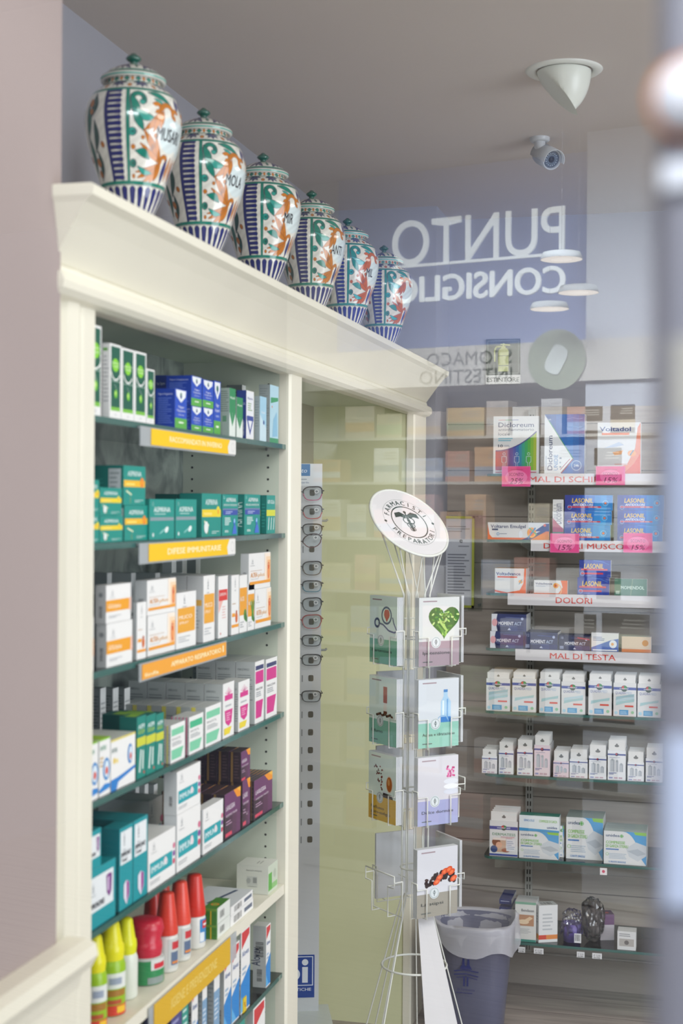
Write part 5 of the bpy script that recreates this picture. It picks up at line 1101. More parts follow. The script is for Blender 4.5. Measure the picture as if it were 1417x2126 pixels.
YS = 4.60; BX0 = at(1004, 1480, Y=YS).x; BX1 = .60
shy = [984, 1122, 1234, 1350, 1482, 1614, 1787, 1962]
ZB = [at(1150, y, Y=YS).z for y in shy]
rackw = empty('wall_shelving', (0, YB, 0), 0, 'wall mounted shelving of glass shelves on slotted steel rails', 'shelving')
for xr in (at(1100, 1400, Y=YB - .012).x, at(1100, 1400, Y=YB - .012).x + .62):
    zt_, zb_2 = at(1105, 850, Y=YB).z, at(1096, 2012, Y=YB).z
    m = MB(); m.box(xr - .012, -.016, zb_2, xr + .012, -.005, zt_, '#b3afa8')
    for sx in (-1, 1):
        z = zb_2 + .02
        while z < zt_ - .02: m.box(xr + sx * .0045 - .002, -.0166, z, xr + sx * .0045 + .002, -.0159, z + .016, '#2e2c28'); z += .026
    m.build('slotted_rail', M_PLASTIC, rackw)
GLASSB = glassy('pale_shelf_glass', (0.70, 0.84, 0.80), 1.5, 0.02, 1.0)
for i, z in enumerate(ZB):
    m = MB(); rc = .03; pts = [(BX1, YS - YB), (BX1, -.02), (BX0, -.02), (BX0, YS - YB + rc)] + [(BX0 + rc - rc * math.cos(t * math.pi / 8), YS - YB + rc - rc * math.sin(t * math.pi / 8)) for t in range(1, 5)]
    m.prism(pts, 'z', z - .008, z); 
    for k in range(len(m.f)): m.m[k] = 0 if len(m.f[k]) > 4 else 1
    m.build('glass_shelf', [GLASSB, M_EDGE], rackw)
    for xr in (at(1100, 1400, Y=YB).x, at(1100, 1400, Y=YB).x + .62):
        m = MB(); m.prism([(-.014, z - .045), (-.014, z - .0085), (-.27, z - .0085), (-.27, z - .016)], 'x', xr - .002, xr + .002, '#a8a69e'); m.build('bracket', M_PLASTIC, rackw)
    if i >= 4:
        m = MB(); m.box(BX0 + .04, YS - YB - .004, z - .034, BX1, YS - YB - .001, z - .008); m.build('price_rail', M_ACRYL, rackw)
# white header strips with red words
def strip(i, x0, yt, yb, txt, tx0, tx1, label):
    Yf = YS - .006; a = at(x0, yb, Y=Yf); t = at(x0, yt, Y=Yf); W = .52 - a.x; H = t.z - a.z; z0 = ZB[i] - H + .001
    m = MB(); m.box(0, 0, 0, W, .003, H, '#cdcbcf'); f = Face(m, (0, 0, 0), (W, 0, 0), (0, 0, H)); u0 = (at(tx0, yb, Y=Yf).x - a.x) / W; u1 = (at(tx1, yb, Y=Yf).x - a.x) / W
    f.text(txt, u0, .24, .52, '#c4382e', fit=u1 - u0, bold=.02)
    o = m.build('shelf_header', M_PLASTIC, None, (a.x, Yf, z0)); tag(o, label, 'shelf sign', 'white shelf strips with red words')
strip(0, 1041, 985, 1008, 'MAL DI SCHIENA', 1098, 1278, 'white strip with red words, half covered by two pink tags, highest shelf')
strip(1, 1101, 1127, 1150, 'DOLORI MUSCOLARI', 1128, 1340, 'white strip with red words partly behind a pink tag, second shelf')
strip(2, 1053, 1234, 1258, 'DOLORI', 1153, 1228, 'white strip with the one red word DOLORI')
strip(3, 1069, 1351, 1374, 'MAL DI TESTA', 1141, 1277, 'white strip with red words MAL DI TESTA')
def pinktag(x0, y0, x1, y1, num, label):
    Yf = YS - .012; a = at(x0, y1, Y=Yf); b = at(x1, y0, Y=Yf); W, H = b.x - a.x, b.z - a.z; m = MB(); m.box(0, 0, 0, W, .001, H, '#e0609c'); f = Face(m, (0, 0, 0), (W, 0, 0), (0, 0, H))
    f.rect(.03, .04, .97, .96, '#e04a8c'); f.circ(.5, .45, .36, '#ec7aae', ru=.55); f.lines(.3, .8, .75, .86, 1, '#a83a6c'); f.text('SCONTO', .5, .52, .16, '#7c2a52', fit=.5, al='c'); f.text(num, .5, .14, .28, '#6c2248', fit=.44, al='c', shear=.25)
    o = m.build('discount_tag', M_PAPER, None, (a.x, Yf, a.z)); tag(o, label, 'tag', 'pink discount tags')
pinktag(1041, 968, 1101, 1010, '25%', 'pink discount tag reading 25%, on the highest shelf')
pinktag(1236, 968, 1297, 1007, '15%', 'pink 15% tag on the highest shelf, below the orange and white patch carton')
pinktag(1141, 1108, 1202, 1147, '15%', 'pink 15% tag on the second shelf below the stacked blue gel cartons')
pinktag(1293, 1107, 1354, 1147, '15%', 'pink 15% tag on the second shelf, farther right of two')

def bput(i, x0, x1, yt, art, label, group=None, d=.06, back=0, zb=None, Yf=None, name='medicine_box', rz=0, base='#dadbdc', blabel=None, tab=None, cat='box', drop=0, **k):
    Yf = YS + .008 if Yf is None else Yf; yb = shy[i]; a = at(x0, yt, Y=Yf); b = at(x1, yt, Y=Yf); z0 = (ZB[i] if zb is None else zb) + .0006; W = b.x - a.x - .0012; H = at((x0 + x1) / 2, yt, Y=Yf).z - z0
    mb, fr, lf, tp = carton(W, d, H, base); art(fr, lf, tp, **k); o = mb.build(name, M_CARD, None, (a.x, Yf, z0), rz); tag(o, label, cat, group)
    if tab:
        th = at(x0, tab, Y=Yf).z - z0 - H; t = MB(); t.box(W * .04, d * .12, H, W * .96, d * .12 + .0012, H + th, '#dfdfde'); tf = Face(t, (W * .04, d * .12, H), (W * .92, 0, 0), (0, 0, th)); tf.circ(.5, .42, .12, '#6f706e', ru=.22); tf.circ(.5, .5, .16, '#6f706e', ru=.1); t.build('hang_tab', M_CARD, o)
    for q_ in range(back):
        c = copytree(o); c.location = (a.x, Yf + (q_ + 1) * (d + .0015), z0); tag(c, (blabel or label) + ', %s one behind it' % ORD[q_], cat, group)
    return z0 + H
def b_dic1(fr, lf, tp):
    lf.rect(0, 0, 1, 1, '#cfd2d4'); fr.text('Dicloreum', .11, .81, .085, '#2c3a6c', fit=.78, bold=.01); fr.rect(.11, .93, .26, .938, '#c23a3a'); fr.rect(.26, .93, .4, .938, '#3a9a4a'); fr.rect(.4, .93, .55, .938, '#3a4aa0'); fr.text('antinfiammatorio', .11, .745, .05, '#3c4560', fit=.78); fr.text('locale', .11, .665, .055, '#3c4560', fit=.25); fr.lines(.11, .56, .5, .63, 2, '#6fb4c8', .5); fr.text('10', .11, .46, .05, '#2c3a5c', fit=.1, bold=.02); fr.lines(.24, .465, .4, .5, 2, '#7a86a0')
    cols = ['#b3304a', '#a82a4a', '#a02c54', '#8a2c66', '#6a3080', '#4c3890', '#3a4aa0', '#2a64a8', '#2484a0', '#249a80', '#2fa05a', '#4fa83a', '#7ab030', '#a0b42c']; fr.k += 1
    n = len(cols)
    for i, c in enumerate(cols):
        a_, b_ = .05 + .9 * i / n, .05 + .9 * (i + 1) / n; hh = lambda t: .4 + .44 * max(0, t - .08) ** 2.0
        fr.mb.add([fr.pt(a_, .06), fr.pt(b_, .06), fr.pt(b_, hh(b_)), fr.pt(a_, hh(a_))], [(0, 1, 2, 3)], c)
    fr.path([(.05 + .9 * i / 12, .4 + .44 * max(0, .05 + .9 * i / 12 - .08) ** 2.0) for i in range(13)], .018, '#3c2f86'); fr.rect(.05, .02, .95, .035, '#b83a54')
    for u in (.24, .52, .78):
        fr.ring(u, .345, .022, .006, '#cfe0f0', n=12); fr.path([(u - .05, .3), (u - .05, .2), (u - .02, .2), (u - .02, .08), (u + .02, .08), (u + .02, .2), (u + .05, .2), (u + .05, .3), (u - .05, .3)], .006, '#cfe0f0')
def b_dic2(fr, lf, tp):
    fr.grad(0, 0, 1, 1, ['#1a4f9a', '#1a56a4', '#1a60b2', '#1a6abc', '#1d70c0', '#1b62b0', '#18509c']); lf.rect(0, 0, 1, 1, '#cfd2d4'); tp.rect(0, 0, 1, 1, '#1a4f9a'); fr.poly([(0, 0), (.42, 0), (.72, .24), (0, 1)][::1], '#e2e6ea'); fr.line((.1, .9), (.72, .25), .012, '#3a9a5a'); fr.line((.72, .25), (.42, .01), .02, '#8c2a54'); fr.line((.64, .25), (.4, .07), .01, '#a83a5a')
    fr.text('Dicloreum', .2, .06, .085, '#2c3a6c', fit=.58, rot=90, bold=.01); fr.text('UNIDIE', .34, .06, .07, '#2f7fc0', fit=.26, rot=90); fr.rect(.04, .06, .05, .3, '#3a6a9a'); fr.lines(.38, .08, .44, .3, 3, '#8a9ab0'); fr.text('5', .16, .9, .04, '#dfe8f4', rot=90); fr.ring(.8, .14, .08, .008, '#cfe0f2'); fr.text('24h', .8, .12, .04, '#e6eef8', fit=.12, al='c', bold=.02)
    for v in (.92, .78, .62): fr.path([(.55, v), (.7, v + .02), (.85, v), (.95, v + .01)], .006, '#6fa8e0')
def b_volt(fr, lf, tp, w='Voltadol'):
    lf.rect(0, 0, 1, 1, '#cfd0d2'); fr.text(w, .05, .83, .09, '#3a4a8c', fit=.72, bold=.025); fr.rect(.1, .755, .74, .8, '#e88a72'); fr.poly([(.2, .0), (1, 0), (1, 1), (.93, .9), (.88, .5), (.7, .2)], '#e2896a'); fr.poly([(.6, 0), (1, 0), (1, .4), (.85, .2)], '#dd5a3c'); fr.poly([(.15, .5), (.5, .62), (.62, .56), (.4, .52)], '#b9c6da'); fr.poly([(.35, .42), (.6, .46), (.56, .38), (.4, .36)], '#eab080'); fr.circ(.8, .4, .06, '#e8a060', ru=.08); fr.line((.76, .36), (.84, .46), .02, '#5a8fb0'); fr.rect(.4, .17, .7, .2, '#d6b9b4')
def b_emul(fr, lf, tp):
    lf.rect(0, 0, 1, 1, '#cfd0d2'); fr.rect(0, 0, 1, .12, '#e0662c'); fr.poly([(0, 0), (.1, 0), (.03, .3), (0, .9)], '#e0662c'); fr.poly([(.6, 0), (1, 0), (1, .5), (.9, .55)], '#e87a34'); fr.poly([(.76, .5), (.94, .95), (1, .95), (1, .5)], '#2c3a7c'); fr.poly([(.56, 0), (.98, .7), (1, .6), (.7, 0)], '#2c3a7c')
    fr.text('Voltaren Emulgel', .05, .68, .2, '#2c3a6c', fit=.57, bold=.02); fr.rect(.07, .54, .17, .64, '#3a4a6c'); fr.ring(.17, .33, .07, .03, '#4f8fc0'); fr.lines(.2, .3, .34, .38, 1, '#4a5a7a'); fr.circ(.72, .42, .3, '#f0a030', ru=.26); fr.circ(.72, .42, .2, '#e8702c', ru=.16); fr.line((.66, .1), (.78, .7), .08, '#3a8ac0'); fr.line((.68, .7), (.8, .3), .06, '#4ab07a'); fr.circ(.54, .32, .2, '#dfe6ee', ru=.12); fr.circ(.93, .85, .08, '#d86a5a')
def b_las(fr, lf, tp, s=False):
    g = ['#1a2f8c', '#1b3a9c', '#1a48ac', '#1a5cbc', '#1e70c8', '#2a8ad4', '#2f96da', '#2a84cc'] if not s else ['#243a96', '#2642a0', '#2846a8', '#2a48ac', '#263e9c']
    fr.grad(0, 0, 1, 1, g); lf.rect(0, 0, 1, 1, '#16244c'); tp.rect(0, 0, 1, 1, '#1c3a86'); fr.text('LASONIL', .15, .5, .3, '#e6c24c', fit=.44 if not s else .62, bold=.035, shear=.15); fr.rect(.06, .17, .76, .27, '#c83a4c')
    if not s: fr.text('ANTIDOLORE', .17, .29, .16, '#eef0f8', fit=.42, bold=.03, shear=.1); fr.text('10% GEL', .5, .18, .08, '#f2dce0', fit=.2, bold=.02); fr.ring(.85, .48, .17, .04, '#8fc8ee'); fr.circ(.85, .48, .08, '#e0723c'); fr.circ(.85, .48, .1, '#e8dcd0') if False else None
    fr.ring(.1, .2, .11 if s else .13, .03, '#9ab0dc'); fr.lines(.2, .06, .4, .12, 1, '#9ab0dc') if s else None; fr.path([(.45, .98), (.7, .93), (.95, .75)], .02, '#5a9ae0')
def b_las2(fr, lf, tp): b_las(fr, lf, tp, True); fr.rect(.06, .4, .9, .5, '#c83a4c')
def b_dicv(fr, lf, tp): fr.text('Dicloreum', .82, .4, .2, '#4a5478', fit=.5, rot=90); fr.poly([(.0, 0), (1, 0), (1, .25), (.5, .35), (0, .55)], '#3a8a6a'); fr.poly([(0, .2), (1, .2), (1, .28), (.5, .4), (0, .55)], '#a83a5a'); fr.lines(.08, .5, .45, .9, 5, '#b0b4ba', .4)
def b_adv(fr, lf, tp):
    lf.rect(0, 0, 1, 1, '#cfd0d2'); tp.rect(0, 0, 1, 1, '#e8b070'); fr.text('Voltadvance', .04, .72, .13, '#2c3a7c', fit=.78, bold=.03); fr.rect(.08, .62, .72, .68, '#dd5a34'); fr.poly([(.95, 1), (1, 1), (1, 0), (.3, 0), (.8, .12), (.92, .4)], '#e0622c'); fr.poly([(0, .12), (.5, 0), (.2, 0), (0, .05)], '#d8582c'); fr.circ(.83, .47, .08, '#f0a84a', ru=.08); fr.line((.78, .36), (.88, .56), .03, '#3a8ab0'); fr.lines(.06, .5, .3, .56, 1, '#c8ccd0')
def b_adv2(fr, lf, tp):
    lf.rect(0, 0, 1, 1, '#cfd0d2'); fr.text('Voltadvance', .04, .68, .16, '#2c3a6c', fit=.5, bold=.03); fr.lines(.05, .52, .5, .62, 2, '#9aa6bc', .5); fr.poly([(.72, 0), (1, 0), (1, 1), (.8, 1), (.86, .5)], '#e0682c'); fr.circ(.66, .62, .2, '#e8a03c', ru=.2); fr.circ(.66, .62, .1, '#c8542c', ru=.1); fr.rect(0, 0, 1, .06, '#e0682c'); fr.ring(.62, .3, .5, .06, '#f0b070', a0=-60, a1=60)
def b_mom(fr, lf, tp, n='', c='#2a3568', pink=0):
    fr.rect(0, 0, 1, 1, c); fr.grad(0, 0, 1, .3, ['#1c2450', '#202a5c', '#2a3a78', '#24306a']); lf.rect(0, 0, 1, 1, '#1a2040'); tp.rect(0, 0, 1, 1, '#222c5c'); fr.text('MOMENT', .2, .36, .2, '#e4e6f0', fit=.43, bold=.035); fr.text('ACT', .65, .36, .2, '#b8c8e6', fit=.2, bold=.02, shear=.2); fr.lines(.3, .56, .6, .6, 1, '#9aa6cc'); fr.lines(.2, .28, .85, .32, 1, '#7a88b4'); fr.line((.4, .82), (.85, .78), .03, '#4a5c9c'); fr.circ(.88, .74, .08, '#aab6d8'); fr.poly([(.46, .08), (.56, .08), (.51, .2)], '#c0c8e0')
    if n: fr.text(n, .08, .74, .16, '#b8c0dc', fit=.07); fr.rect(.04, .08, .16, .28, '#8a92b0')
    if pink: fr.line((.6, .84), (.98, .74), .08, '#a83a5c')
def b_mom1(fr, lf, tp): b_mom(fr, lf, tp); fr.poly([(0, 0), (.17, 0), (.12, .5), (.17, 1), (0, 1)], '#dcdfe8'); fr.circ(.09, .5, .22, '#e0a8b0', ru=.16)
def b_mom12(fr, lf, tp): b_mom(fr, lf, tp, '12', '#26305c')
def b_mom10(fr, lf, tp): b_mom(fr, lf, tp, '10', '#20284c', 1)
def b_asc(fr, lf, tp): fr.poly([(0, 0), (1, .0), (1, .7), (.7, .6), (0, .2)], '#5a74b8'); fr.circ(.8, .4, .22, '#dfe4ee', ru=.2); fr.lines(.06, .55, .5, .8, 3, '#7a8aa8', .4); fr.rect(.05, .03, .95, .1, '#e8e8ea'); fr.circ(.78, .4, .08, '#e0a878')
def b_mend(fr, lf, tp): fr.rect(0, 0, 1, 1, '#4f7a66'); lf.rect(0, 0, 1, 1, '#3a5a4c'); fr.text('MOMENDOL', .2, .38, .2, '#c8dcd0', fit=.72, bold=.03); fr.rect(.04, .08, .16, .28, '#a8c0b4'); fr.line((.5, 0), (.56, 1), .02, '#a8b48c')
def b_orange(fr, lf, tp): fr.rect(0, 0, 1, 1, '#d6c2b0'); fr.rect(0, 0, 1, .2, '#d88a5c'); fr.circ(.8, .6, .2, '#c88a4a')
def b_quad(fr, lf, tp, v=0):
    lf.rect(0, 0, 1, 1, '#c9cccf'); tp.rect(0, 0, 1, 1, '#dcdddc'); fr.rect(0, .79, 1, .87, '#3a4f9c'); fr.circ(.47, .83, .095, '#2f4a3c'); fr.circ(.44, .86, .05, '#c8353c'); fr.circ(.52, .87, .045, '#2f8a4a'); fr.text('master', .47, .81, .05, '#e6e8f4', fit=.4, al='c', bold=.02); fr.text('QUADRA', .08, .66, .08, '#4a5a9c', fit=.46); fr.text('MED', .56, .66, .08, '#9ab0cc', fit=.25)
    for k in range(3 if v == 0 else 2 if v == 2 else 1):
        y = .42 + .08 * k; fr.poly([(.1, y - .1), (.5, y - .02), (.9, y + .02), (.92, y + .1), (.55, y + .05), (.12, y)], ('#a6c8cc', '#b9d2dc', '#9fbec8')[k])
    fr.rect(.5, .28, .88, .33, '#d8584c'); fr.rect(.26, .04, .66, .19, '#4f9ccc'); fr.lines(.3, .06, .62, .16, 3, '#a8d4ec'); fr.circ(.12, .1, .05, '#a8d0e0'); fr.circ(.84, .12, .045, '#8ac4a0')
def b_quad1(fr, lf, tp): b_quad(fr, lf, tp, 1)
def b_quad2(fr, lf, tp): b_quad(fr, lf, tp, 2)
def b_band(fr, lf, tp, pink=0):
    base = '#e2d2da' if pink else '#e6e8ec'; fr.rect(0, 0, 1, 1, base); lf.rect(0, 0, 1, 1, '#c4c8d2'); fr.rect(0, .83, 1, .885, '#4a5896'); fr.circ(.5, .86, .055, '#3a3c5c'); fr.circ(.48, .875, .03, '#b83a4c'); fr.lines(.1, .74, .8, .78, 1, '#8a94b0')
    for u, hh, w in ((.14, .4, .24), (.45, .36, .14), (.66, .26, .2)) : fr.rect(u, .28, u + w, .28 + hh, '#bcc2ca'); fr.circ(u + w / 2, .28 + hh, .04, '#a4acb4', ru=.04); fr.rect(u + w * .7, .28, u + w, .28 + hh, '#a8aeb8')
    fr.lines(.08, .18, .5, .26, 2, '#5a68a0', .5)
    for u in (.08, .36, .62): fr.rect(u, .05, u + .2, .1, ('#8a90c0', '#c0a0b0', '#b0b4c8')[int(u * 3) % 3])
def b_bandp(fr, lf, tp): b_band(fr, lf, tp, 1)
def b_derm(fr, lf, tp):
    lf.rect(0, 0, 1, 1, '#c8ccd0'); tp.rect(0, 0, 1, 1, '#d6d8d8'); fr.rect(0, .76, 1, .85, '#3a4a94'); fr.circ(.5, .81, .075, '#2f4a3c'); fr.circ(.47, .835, .04, '#c8353c'); fr.circ(.55, .84, .035, '#2f8a4a'); fr.text('master-aid', .5, .79, .045, '#e6e8f4', fit=.45, al='c', bold=.02); fr.text('DERMATESS', .1, .59, .075, '#6a9a7c', fit=.82, bold=.02); fr.lines(.4, .5, .9, .57, 2, '#c8707c', .4)
    fr.rect(.12, .12, .58, .52, '#c8a890'); fr.circ(.24, .4, .11, '#7a4a30', ru=.12); fr.circ(.34, .32, .09, '#dba88c', ru=.09); fr.circ(.16, .2, .1, '#3a4a7c', ru=.1); fr.rect(.12, .46, .58, .52, '#e8dcd4'); fr.circ(.58, .18, .06, '#a86a54', ru=.12); fr.rect(.6, .16, .9, .5, '#dfe0e4'); fr.lines(.62, .2, .9, .46, 5, '#9aa4bc', .4); fr.rect(0, .02, 1, .07, '#3a4a94')
def b_uni(fr, lf, tp, lid=0):
    lf.rect(0, 0, 1, 1, '#c4cccf'); tp.rect(0, 0, 1, 1, '#b9c8c6')
    pts = [(1, 1), (.45, 1)] + [(.45 + .4 * math.sin(t * .19), 1 - .95 * (1 - math.cos(t * .19))) for t in range(1, 8)] + [(1, 0)]
    fr.poly(pts, '#4a9ad0'); fr.poly([(.7, 1), (1, 1), (1, .9), (.74, .92)], '#8ac04a'); fr.poly([(.52, .5), (.75, .7), (1, .6), (1, .3), (.8, .12), (.6, .25)], '#c6ccd2'); fr.poly([(.55, .42), (.8, .5), (1, .36), (.8, .28)], '#aeb6bf')
    fr.text('unidea', .05, .83, .085, '#2c4a74', fit=.32, bold=.02); fr.line((.42, .82), (.42, .9), .022, '#5ab04a'); fr.line((.385, .86), (.455, .86), .022, '#5ab04a'); fr.ring(.42, .86, .045, .012, '#5ab04a', n=12)
    fr.text('COMPRESSE', .05, .62, .085, '#8cc06a', fit=.45, bold=.04); fr.text('DI GARZA STERILI', .05, .51, .085, '#8cc06a', fit=.52, bold=.04); fr.lines(.05, .42, .5, .48, 1, '#4a7ab8', .6); fr.lines(.12, .16, .55, .34, 4, '#9ab0c4', .3); fr.ring(.08, .3, .04, .01, '#8ac06a', n=12); fr.text('12 BUSTE SINGOLE', .12, .05, .05, '#3f7fc0', fit=.4, bold=.03)
def b_unilid(fr, lf, tp):
    b_uni(fr, lf, tp); fr.rect(0, 1, 1, 1, '#fff')
def b_lid(fr, lf, tp): fr.rect(0, 0, 1, 1, '#dfe6ea'); lf.rect(0, 0, 1, 1, '#c4cccf'); tp.rect(0, 0, 1, 1, '#4f9a8c'); fr.poly([(0, 0), (1, 0), (1, .12), (0, .2)], '#3f94c8'); fr.text('COMPRESSE DI GARZA', .5, .6, .16, '#8cc06a', fit=.45, bold=.04); fr.text('SINGOLE', .12, .62, .14, '#4f8ac4', fit=.26, bold=.03); fr.text('unidea', .7, .22, .16, '#3f5a8c', fit=.25, bold=.03)
R_ = ['pain cartons on the %s shelf of the back wall' % w for w in ('highest', 'second', 'third', 'fourth')]
bput(0, 1024, 1119, 864, b_dic1, 'white patch carton with rainbow foot and three outlined walkers', R_[0], d=.035)
bput(0, 1130, 1214, 860, b_dic2, 'blue patch carton with white triangle and upright words', R_[0], d=.018, back=3)
bput(0, 1240, 1330, 877, b_volt, 'white patch carton with orange edge, right end of the highest shelf', R_[0], d=.03, back=1)
bput(1, 1012, 1140, 1085, b_emul, 'long white and orange gel carton lying alone on the second shelf', R_[1], d=.04)
bput(1, 1147, 1170, 1037, b_dicv, 'narrow white carton standing beside the blue gel stack', R_[1], d=.04)
za = bput(1, 1171, 1267, 1090, b_las, 'blue gel carton, bottom of the left stack of three', R_[1], d=.04)
zb3 = bput(1, 1171, 1270, 1060, b_las, 'blue gel carton, middle of the left stack of three', R_[1], d=.04, zb=za)
bput(1, 1172, 1272, 1028, b_las, 'blue gel carton, top of the left stack of three', R_[1], d=.04, zb=zb3)
za = bput(1, 1281, 1376, 1090, b_las, 'blue gel carton, bottom of the right stack of three', R_[1], d=.04)
zb3 = bput(1, 1281, 1378, 1060, b_las, 'blue gel carton, middle of the right stack of three', R_[1], d=.04, zb=za)
bput(1, 1281, 1379, 1028, b_las, 'blue gel carton, top of the right stack of three', R_[1], d=.04, zb=zb3)
bput(2, 1027, 1092, 1180, b_adv, 'white and orange tablet carton, larger of two', R_[2], d=.03, back=2)
bput(2, 1108, 1178, 1205, b_adv2, 'white and orange tablet carton, smaller of two', R_[2], d=.03, back=1)
za = bput(2, 1198, 1265, 1199, b_las2, 'blue tablet carton with gold word, lower of the stack', R_[2], d=.04)
bput(2, 1202, 1268, 1163, b_las2, 'blue tablet carton with gold word and rubber band, upper of the stack', R_[2], d=.04, zb=za)
bput(2, 1275, 1343, 1202, b_mend, 'green tablet carton at the right end of the third shelf', R_[2], d=.04)
za = bput(3, 1017, 1087, 1311, b_mom1, 'navy tablet carton with white left end, lower of the stack', R_[3], d=.035)
bput(3, 1020, 1093, 1275, b_mom1, 'navy tablet carton with white left end, upper of the stack', R_[3], d=.035, zb=za, back=2)
bput(3, 1087.5, 1158, 1313, b_mom12, 'navy tablet carton marked 12, beside the stack', R_[3], d=.035, back=2)
bput(3, 1159, 1225, 1319, b_mom10, 'dark navy tablet carton marked 10 with a red stroke', R_[3], d=.035, back=1)
bput(3, 1227, 1284, 1314, b_asc, 'white and blue tablet carton, only white one on the fourth shelf', R_[3], d=.035)
bput(3, 1290, 1352, 1322, b_orange, 'pale beige and orange carton right of the white and blue one', R_[3], d=.035)
QG = 'plaster boxes on the fifth back wall shelf'
for i, (x0, x1, yt, tb, a_) in enumerate(((1009, 1059, 1409, 1395, b_quad), (1063, 1113, 1409, 1395, b_quad1), (1119, 1163, 1410, 1395, b_quad1), (1165, 1215, 1416, 1399, b_quad2), (1221, 1270, 1414, 1399, b_quad1), (1273, 1321, 1418, 1401, b_quad), (1323, 1372, 1420, 1403, b_quad1))):
    bput(4, x0, x1, yt, a_, 'white plaster box with blue stripe, %s from the left on its shelf' % ORD[i], QG, d=.022, back=4, name='plaster_box', tab=tb, blabel='white plaster box in the %s file from the left' % ORD[i])
BG = 'bandage boxes on the sixth back wall shelf'
for i, (x0, x1, yt, tb, a_) in enumerate(((1000, 1032, 1570, 1555, b_band), (1035, 1066, 1558, 1540, b_band), (1073, 1106, 1556, 1535, b_band), (1108.5, 1142, 1547, 1526, b_bandp), (1148, 1181, 1580, 1558, b_bandp), (1182, 1220, 1577, 1555, b_band), (1222, 1259, 1570, 1546, b_band), (1261, 1299, 1558, 1536, b_band), (1302, 1337, 1583, 1560, b_band), (1340, 1376, 1575, 1552, b_band))):
    bput(5, x0, x1, yt, a_, 'small white bandage box, %s from the left on its shelf' % ORD[i], BG, d=.028, back=3, name='bandage_box', tab=tb, blabel='small white bandage box in the %s file from the left' % ORD[i])
DG = 'dressing boxes on the seventh back wall shelf'
bput(6, 1016, 1075, 1705, b_derm, 'white dressing box with a child photo and blue stripes', DG, d=.03, back=3, name='dressing_box', tab=1684)
za = bput(6, 1077, 1160, 1727, b_uni, 'white and blue gauze box, front one with a propped open lid', DG, d=.05, name='dressing_box')
zl = za
m, f1, f2, f3 = carton(at(1160, 1700, Y=YS).x - at(1077, 1700, Y=YS).x, .05, at(1077, 1693, Y=YS).z - za, '#dfe6ea'); b_lid(f1, f2, f3)
lidp = m.build('lid', M_CARD, bpy.data.objects[[o.name for o in bpy.data.objects if o.name.startswith('dressing_box') and o.parent is None][-1]], (0, 0, za - ZB[6]))
bput(6, 1162, 1171, 1715, b_uni, 'white and blue gauze box squeezed behind the front one', DG, d=.05, name='dressing_box', Yf=YS + .05)
bput(6, 1175, 1252, 1698, b_uni, 'white and blue gauze box, middle of three', DG, d=.022, back=4, name='dressing_box', Yf=YS + .04)
bput(6, 1253, 1342, 1727, b_uni, 'white and blue gauze box, right hand end of the seventh shelf', DG, d=.03, back=3, name='dressing_box')
LG = 'odd goods on the lowest back wall shelf'
def b_navy(fr, lf, tp): fr.rect(0, 0, 1, 1, '#2a3268'); lf.rect(0, 0, 1, 1, '#232a58'); tp.rect(0, 0, 1, 1, '#3a4480'); fr.lines(.1, .5, .9, .7, 1, '#c4c8dc', .6)
def b_arm(fr, lf, tp): fr.rect(0, 0, 1, 1, '#dcdcd8'); fr.rect(0, 0, 1, .06, '#3a8a7c'); fr.rect(0, .94, 1, 1, '#7aa890'); fr.text('Bendasan', .3, .76, .07, '#4a4c54', fit=.6, bold=.02); fr.rect(.14, .4, .9, .68, '#b98a68'); fr.poly([(.3, .5), (.7, .64), (.85, .6), (.5, .46)], '#e6c8a4'); fr.circ(.4, .5, .06, '#e8cfae', ru=.14); fr.lines(.2, .2, .8, .34, 4, '#a4a8ac', .3)
def b_wo(fr, lf, tp): fr.rect(0, .08, 1, .2, '#d8823a'); fr.rect(0, .08, .4, .2, '#c8402c'); fr.lines(.2, .3, .8, .8, 5, '#b4b8bc', .4); lf.rect(0, 0, 1, 1, '#cfd0cc'); lf.rect(0, .08, 1, .22, '#dfa04a'); lf.lines(.5, .5, .8, .8, 4, '#8a8e94'); tp.rect(0, 0, 1, 1, '#d6d8d8'); tp.bars(.2, .2, .8, .8, n=9)
for k in range(5):
    bput(7, 1036, 1062, 1951 - 17.2 * k - 15, b_navy, 'dark navy carton in the flat stack by the bin, %s from the bottom' % ORD[k], LG, d=.12, zb=ZB[7] + k * (at(1050, 1900, Y=YS).z - at(1050, 1917.2, Y=YS).z), Yf=YS + .04)
bput(7, 1069, 1113, 1873, b_arm, 'white bandage carton showing a bandaged arm', LG, d=.08)
bput(7, 1118, 1160, 1882, b_wo, 'white carton with orange and red foot, turned on its corner', LG, d=.045, rz=0.45)
bput(7, 1281, 1320, 1934, b_arm if False else (lambda fr, lf, tp: (fr.lines(.1, .7, .8, .9, 2, '#9a9ca0', .5), fr.rect(.1, .2, .9, .6, '#b0aca8'), fr.circ(.5, .4, .12, '#6c6866'))), 'small white carton with grey picture, last on the lowest shelf', LG, d=.05)
bput(7, 1246, 1276, 1900, lambda fr, lf, tp: (fr.rect(0, 0, 1, .6, '#c9c2cc'), fr.rect(0, .6, 1, 1, '#6c4a70'), lf.rect(0, 0, 1, 1, '#8a7a90'), tp.rect(0, 0, 1, 1, '#5c4064'), tp.rect(.3, .3, .7, .6, '#b8443c')), 'purple and white carton beside the bagged brace', LG, d=.05, rz=.3, Yf=YS + .09)
M_BAG = glassy('clear_plastic_film', (.90, .90, .91), 1.45, .12, 2.2)
